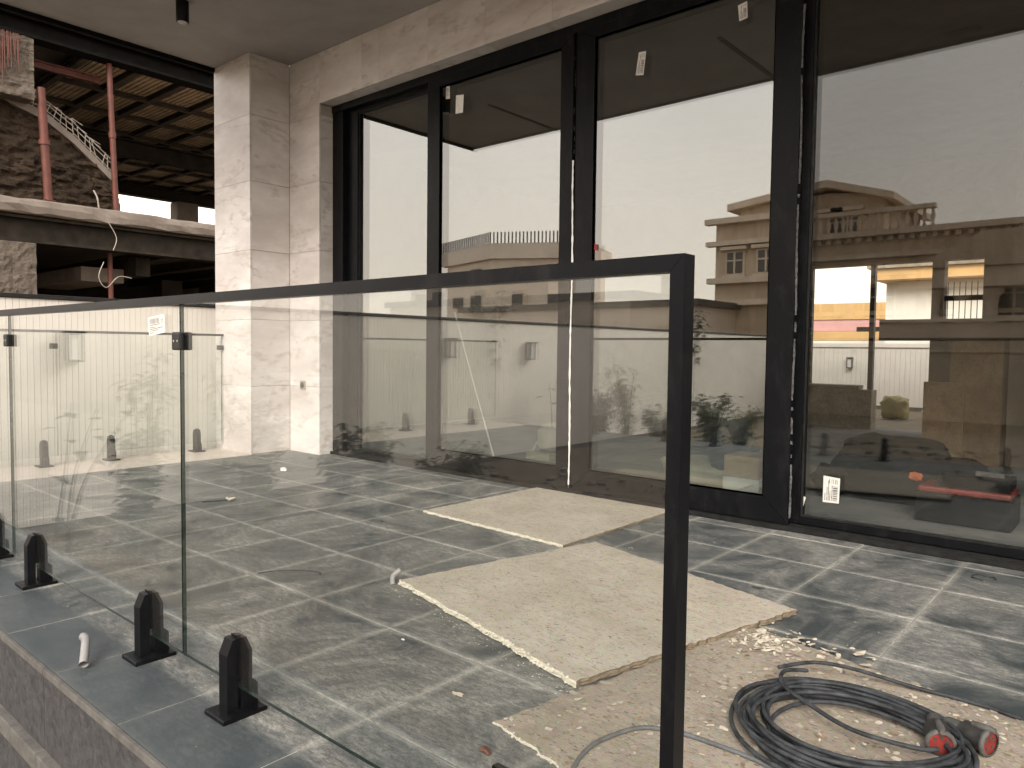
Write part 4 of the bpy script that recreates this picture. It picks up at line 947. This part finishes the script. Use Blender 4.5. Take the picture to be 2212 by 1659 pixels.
# ================================================================== BEHIND THE CAMERA (mirrored in the glazing)
def windows(parent, xs_, y, z0, z1, w, mat_f, mat_g, out=-1):
    for x in xs_:
        fr = box('window', x - w / 2 - 0.12, x + w / 2 + 0.12, y, y + 0.10, z0 - 0.12, z1 + 0.12, mat_f, parent)
        box('pane', x - w / 2, x + w / 2, y + 0.101, y + 0.13, z0, z1, mat_g, fr)
        box('mullion', x - 0.05, x + 0.05, y + 0.131, y + 0.17, z0, z1, mat_f, fr); box('mullion', x - w / 2, x + w / 2, y + 0.171, y + 0.19, z1 - 0.5, z1 - 0.42, mat_f, fr)
        box('sill', x - w / 2 - 0.25, x + w / 2 + 0.25, y + 0.101, y + 0.35, z0 - 0.28, z0 - 0.13, mat_f, fr); box('hood', x - w / 2 - 0.3, x + w / 2 + 0.3, y + 0.101, y + 0.4, z1 + 0.13, z1 + 0.32, mat_f, fr)
vil = thing('stone_villa', 'honey coloured stone villa with roof balustrade, mirrored in the right panes', 'villa', (-6, -32, -0.6))
VY = -30.0
def b2(a, b_, y=VY): return behind(a, b_, y)
xl, xr = b2(1700, 700).x, b2(2300, 700).x
zt = b2(1870, 500).z
box('main_wall', xl, xr, VY - 10, VY, -0.62, zt, M['villa'], vil)
for (z0, z1, o_) in ((zt - 0.25, zt, 0.45), (zt - 1.25, zt - 1.05, 0.30), (zt - 2.1, zt - 1.75, 0.5), (zt - 5.2, zt - 4.9, 0.35), (zt - 5.6, zt - 5.25, 0.2)):
    box('cornice', xl - o_, xr, VY + 0.001, VY + o_, z0, z1, M['villal'], vil)
for i in range(44):
    x = xl + 0.2 + i * 0.34
    if x > b2(2010, 700).x: break
    m = MB(); m.lathe([(0.09, 0), (0.05, 0.1), (0.11, 0.35), (0.05, 0.62), (0.09, 0.72)], (x, VY + 0.3, zt + 0.03), 8); m.build('baluster', M['villal'], vil)
box('balustrade_rail', xl - 0.2, b2(2015, 700).x, VY + 0.1, VY + 0.5, zt + 0.76, zt + 0.95, M['villal'], vil)
# gabled upper block, set back
gx0, gx1, gxm = b2(1580, 450, -36).x, b2(1935, 450, -36).x, b2(1790, 410, -36).x
ze, zr = b2(1600, 452, -36).z, b2(1790, 405, -36).z
m = MB(); m.prism([(gx0 + 0.6, zt - 0.5), (gx1 - 0.6, zt - 0.5), (gx1 - 0.6, ze), (gxm, zr - 0.3), (gx0 + 0.6, ze)], 1, -44, -36); m.build('upper_block', M['villa'], vil)
m = MB(); m.prism([(gx0, ze - 0.15), (gxm, zr - 0.05), (gx1, ze - 0.45), (gx1, ze - 0.1), (gxm, zr + 0.35), (gx0, ze + 0.25)], 1, -44.5, -35.4); m.build('roof', M['villal'], vil)
def dentils(x0, x1, y, z, st=0.45, w=0.2, h=0.22, d=0.2):
    x = x0
    m = MB()
    while x < x1: m.box(x, x + w, y, y + d, z - h, z); x += st
    o = m.build('dentils', M['villal'], vil); o['kind'] = 'stuff'
dentils(xl, xr, VY + 0.002, zt - 0.26); dentils(xl, xr, VY + 0.002, zt - 2.11, 0.55, 0.25, 0.35, 0.35)
for x in [xl + 0.3 + i * 2.6 for i in range(7)]:
    box('capital', x - 0.45, x + 0.45, VY + 0.003, VY + 0.32, zt - 2.75, zt - 2.45, M['villal'], vil); box('plinth', x - 0.45, x + 0.45, VY + 0.003, VY + 0.3, zt - 6.4, zt - 5.6, M['villal'], vil)
for i in range(9): box('course', xl - 0.03, xr, VY + 0.002, VY + 0.05, -0.4 + i * 0.5, -0.05 + i * 0.5, M['villa'], vil)
for x in (b2(2030, 700).x, b2(2090, 700).x, b2(2150, 700).x):
    m = MB(); m.lathe([(0.42, 0), (0.42, 0.25), (0.30, 0.35), (0.27, 3.6), (0.30, 3.9), (0.46, 4.1), (0.46, 4.3)], (x, VY + 1.6, -0.6), 16); m.build('portico_column', M['villal'], vil)
box('portico_beam', b2(2010, 700).x, xr, VY + 0.5, VY + 2.3, 3.71, 4.5, M['villal'], vil)
m = MB(); px0, px1 = b2(2010, 700).x - 0.4, xr; m.prism([(px0, 4.52), (px1, 4.52), (px1, 5.9), ((px0 + px1) / 2, 5.9)], 1, VY + 0.4, VY + 2.5); m.build('portico_gable', M['villa'], vil)
windows(vil, [gx0 + 2.2, gxm, gx1 - 2.4], -36.0, zt + 0.5, zt + 2.0, 1.1, M['villal'], M['villad'])
# left wing with balcony
wx0, wx1 = b2(1545, 600, -33).x, b2(1705, 600, -33).x
box('left_wing', wx0, wx1 + 1, -42, -33, -0.62, b2(1600, 470, -33).z, M['villa'], vil)
for k, (z0, z1) in enumerate(((470, 482), (520, 530), (600, 612), (648, 660))):
    box('cornice', wx0 - 0.5 + 0.1 * k, wx1 - 0.01, -33 + 0.001, -32.5, b2(1600, z1, -33).z, b2(1600, z0, -33).z, M['villal'], vil)
windows(vil, [wx0 + 1.2, wx0 + 3.0], -33.0, b2(1600, 590, -33).z, b2(1600, 545, -33).z, 0.9, M['villal'], M['villad'])
windows(vil, [xl + 1.6 + i * 2.6 for i in range(6)], VY, zt - 4.5, zt - 2.6, 1.2, M['villal'], M['villad'])
windows(vil, [xl + 1.6 + i * 2.6 for i in range(6)], VY, 0.6, 2.6, 1.3, M['villal'], M['villad'])
for i in range(7): box('pilaster', xl + 0.05 + i * 2.6, xl + 0.55 + i * 2.6, VY + 0.002, VY + 0.18, -0.62, zt - 2.11, M['villal'], vil)
apt = thing('apartment_house', 'pale apartment house with a railed roof terrace, mirrored in the left leaf', 'apartment house', (-40, -60, -0.6))
AY = -56.0
ca = b2(1065, 510, AY); al = b2(930, 510, AY); ar = b2(1200, 530, AY)
za, zb, zc = b2(1065, 527, AY).z, b2(1065, 545, AY).z, b2(1065, 560, AY).z
m = MB(); pl_ = [(al.x, AY - 3), (ca.x, AY), (ar.x, AY - 5), (ar.x - 3, AY - 14), (al.x, AY - 14)]
m.prism(pl_, 2, -0.62, zc); m.build('main_wall', M['apt'], apt)
cx_ = sum(p[0] for p in pl_) / 5; cy0 = sum(p[1] for p in pl_) / 5
big = [(cx_ + (x - cx_) * 1.08, cy0 + (y - cy0) * 1.08) for x, y in pl_]
m = MB(); m.prism(big, 2, zc + 0.02, za); m.build('roof_parapet', M['apt'], apt)
def lerp(a, b_, t): return (a[0] + (b_[0] - a[0]) * t, a[1] + (b_[1] - a[1]) * t)
m = MB(); zr_ = b2(1065, 503, AY).z
for a, b_ in ((big[0], big[1]), (big[1], big[2])):
    n_ = 26
    for k in range(n_ + 1):
        x, y = lerp(a, b_, k / n_); m.box(x - 0.06, x + 0.06, y - 0.06, y + 0.06, za, zr_)
m.build('roof_railing', M['villad'], apt)
for fl_ in range(4):
    z1 = zc - 0.8 - fl_ * 3.1
    for (a, b_) in ((pl_[0], pl_[1]), (pl_[1], pl_[2])):
        for t in (0.3, 0.7):
            x, y = lerp(a, b_, t); fr = box('window', x - 0.95, x + 0.95, y - 0.3, y + 0.35, z1 - 1.5, z1, M['villal'], apt); box('pane', x - 0.85, x + 0.85, y + 0.351, y + 0.40, z1 - 1.4, z1 - 0.1, M['villad'], fr)
# low houses filling the far side of the lane, compound wall
lh = thing('lane_house', 'low pale house across the lane, mirrored above the compound wall', 'house', (-22, -30, -0.6))
hx0, hx1 = b2(1000, 650, -28).x, b2(1500, 650, -28).x
box('house_wall', hx0, hx1, -36, -28, -0.62, b2(1250, 668, -28).z, M['apt'], lh); box('roof_band', hx0 - 0.3, hx1 + 0.3, -36, -27.8, b2(1250, 668, -28).z + 0.01, b2(1250, 655, -28).z, M['villad'], lh)
windows(lh, [hx0 + 3 + i * 4 for i in range(4)], -28, 0.6, 2.0, 1.4, M['villal'], M['villad'])
bwall = thing('compound_wall', 'beige compound wall with a projecting coping behind the garden', 'wall', (0, -13, -0.6))
box('wall', -3.5, 12.0, -13.2, -13.0, -0.62, behind(1400, 705, -13).z, M['backwall'], bwall)
zz = behind(1400, 700, -13).z
box('coping', -3.5, 12.0, -13.26, -12.92, zz - 0.05, zz + 0.08, M['villal'], bwall)
box('band', -3.5, 12.0, -12.999, -12.95, behind(1400, 750, -13).z - 0.06, behind(1400, 750, -13).z, M['villal'], bwall)

# plants of the garden strip
def leafmesh(m, p, d, L, w, droop, mi=0):
    d = d.normalized(); s_ = d.cross(Vector((0, 0, 1)));  s_ = s_.normalized() if s_.length > 1e-3 else Vector((1, 0, 0)); u_ = s_.cross(d)
    q1 = p + d * L * 0.45 + u_ * L * 0.06; q2 = p + d * L - Vector((0, 0, droop * L))
    m.add([p, q1 + s_ * w / 2, q2, q1 - s_ * w / 2, q1 + Vector((0, 0, 0.002))], [(0, 1, 4), (1, 2, 4), (2, 3, 4), (3, 0, 4)], mi)
def plant(name, label, base, h, nst, spread, nl, L, w, mat, seed, clump=0.5, group='garden shrubs'):
    random.seed(seed); t_ = thing(name, label, 'plant', base, group); B = Vector(base); st_m, lf_m = MB(), MB()
    for _ in range(nst):
        a = random.uniform(0, 6.28); sp_ = spread * random.uniform(0.3, 1); hh = h * random.uniform(0.65, 1)
        P = smooth([B + Vector((random.uniform(-.05, .05), random.uniform(-.05, .05), 0)), B + Vector((math.cos(a) * sp_ * .35, math.sin(a) * sp_ * .35, hh * .5)), B + Vector((math.cos(a) * sp_, math.sin(a) * sp_, hh))], 6)
        st_m.tube(P, [0.012 * (1 - 0.75 * i / len(P)) for i in range(len(P))], 5)
        for _ in range(nl):
            t = random.random() ** clump; p = P[min(len(P) - 1, int(t * (len(P) - 1)))] + Vector((random.gauss(0, .05), random.gauss(0, .05), random.gauss(0, .05)))
            g_ = random.uniform(0, 6.28); leafmesh(lf_m, p, Vector((math.cos(g_), math.sin(g_), random.uniform(-.3, .6))), L * random.uniform(.6, 1.1), w, random.uniform(0, .5))
    st_m.build('stems', M['stem'], t_); o = lf_m.build('foliage', mat, t_); o['kind'] = 'stuff'; return t_
def gl(vx, vy, x):      # real place of what the near glass mirrors at (vx, vy) on the plane x
    p = at(vx, vy, 0, x); return Vector((p.x, 2 * GY - p.y, p.z))
q = gl(300, 800, -3.3)
plant('bamboo', 'thin yellow green bamboo mirrored in the near glass', (q.x, q.y - 0.02, -0.60), q.z + 0.86, 4, 0.20, 55, 0.17, 0.028, plain('olive_bamboo_leaf', (0.055, 0.065, 0.018), 0.6, 0.5, 6), 4, 0.3)
q = gl(130, 1000, -2.9)
plant('ficus_sapling', 'bare forked sapling with a few large leaves mirrored in the near glass', (q.x, q.y, -0.60), 1.30, 3, 0.55, 5, 0.20, 0.10, plain('deep_green_sapling_leaf', (0.03, 0.042, 0.02), 0.5, 0.4, 6), 6, 0.3)
for i, (vx, vb, vt, y, nl, mt, L, w) in enumerate(((1265, 1010, 860, -1.7, 90, 'leafd', 0.11, 0.05), (1360, 990, 770, -2.6, 60, 'leafl', 0.20, 0.024), (1300, 1000, 840, -3.2, 60, 'leafd', 0.14, 0.05),
        (1540, 1000, 840, -3.0, 70, 'leafd', 0.13, 0.05), (1600, 980, 870, -4.0, 70, 'leafl', 0.13, 0.04), (880, 950, 830, -0.9, 10, 'leafd', 0.16, 0.06), (1430, 1000, 880, -3.6, 60, 'leafd', 0.15, 0.05), (1180, 1000, 900, -2.9, 60, 'leafl', 0.15, 0.03), (1480, 990, 650, -7.0, 90, 'leafd', 0.2, 0.08))):
    tp = behind(vx, vt, y)
    plant('garden_shrub', ['dark leafy shrub mirrored at the taped joint', 'tall bamboo like shrub mirrored in the right leaf', 'low broad shrub mirrored beside the taped joint', 'dark shrub mirrored beside the end post', 'pale shrub mirrored near the right stile', 'thin sapling mirrored in the left fixed light', 'broad leaf shrub mirrored behind the handrail', 'wispy shrub mirrored in the left leaf', 'tall dark shrub mirrored under the villa balcony'][i], (tp.x, y, -0.60), tp.z + 0.60, 9, 0.36 if i not in (0,) else 0.18, int(nl * 1.3), L, w, M[mt], 50 + i, 0.6)
rkb = MB(); random.seed(77)
for _ in range(420):
    x, y = random.uniform(-3.4, 2.5), random.uniform(-7, -0.8); s_ = random.uniform(0.02, 0.10)
    if (Vector((x, y)) - Vector((3.3, -1.2))).length < 0.8: continue
    bm = bmesh.new(); bmesh.ops.create_icosphere(bm, subdivisions=1, radius=1)
    for w in bm.verts: w.co = Vector((x, y, -0.6)) + Vector((w.co.x * s_, w.co.y * s_ * .8, w.co.z * s_ * .6)) * (0.8 + 0.5 * noise.noise(w.co * 2 + Vector((x * 9, y * 9, 0))))
    rkb.bm(bm)
o = rkb.build('garden_rubble', M['stonewall']); tag(o, 'loose stones and rubble on the garden ground', 'rubble', kind='stuff')
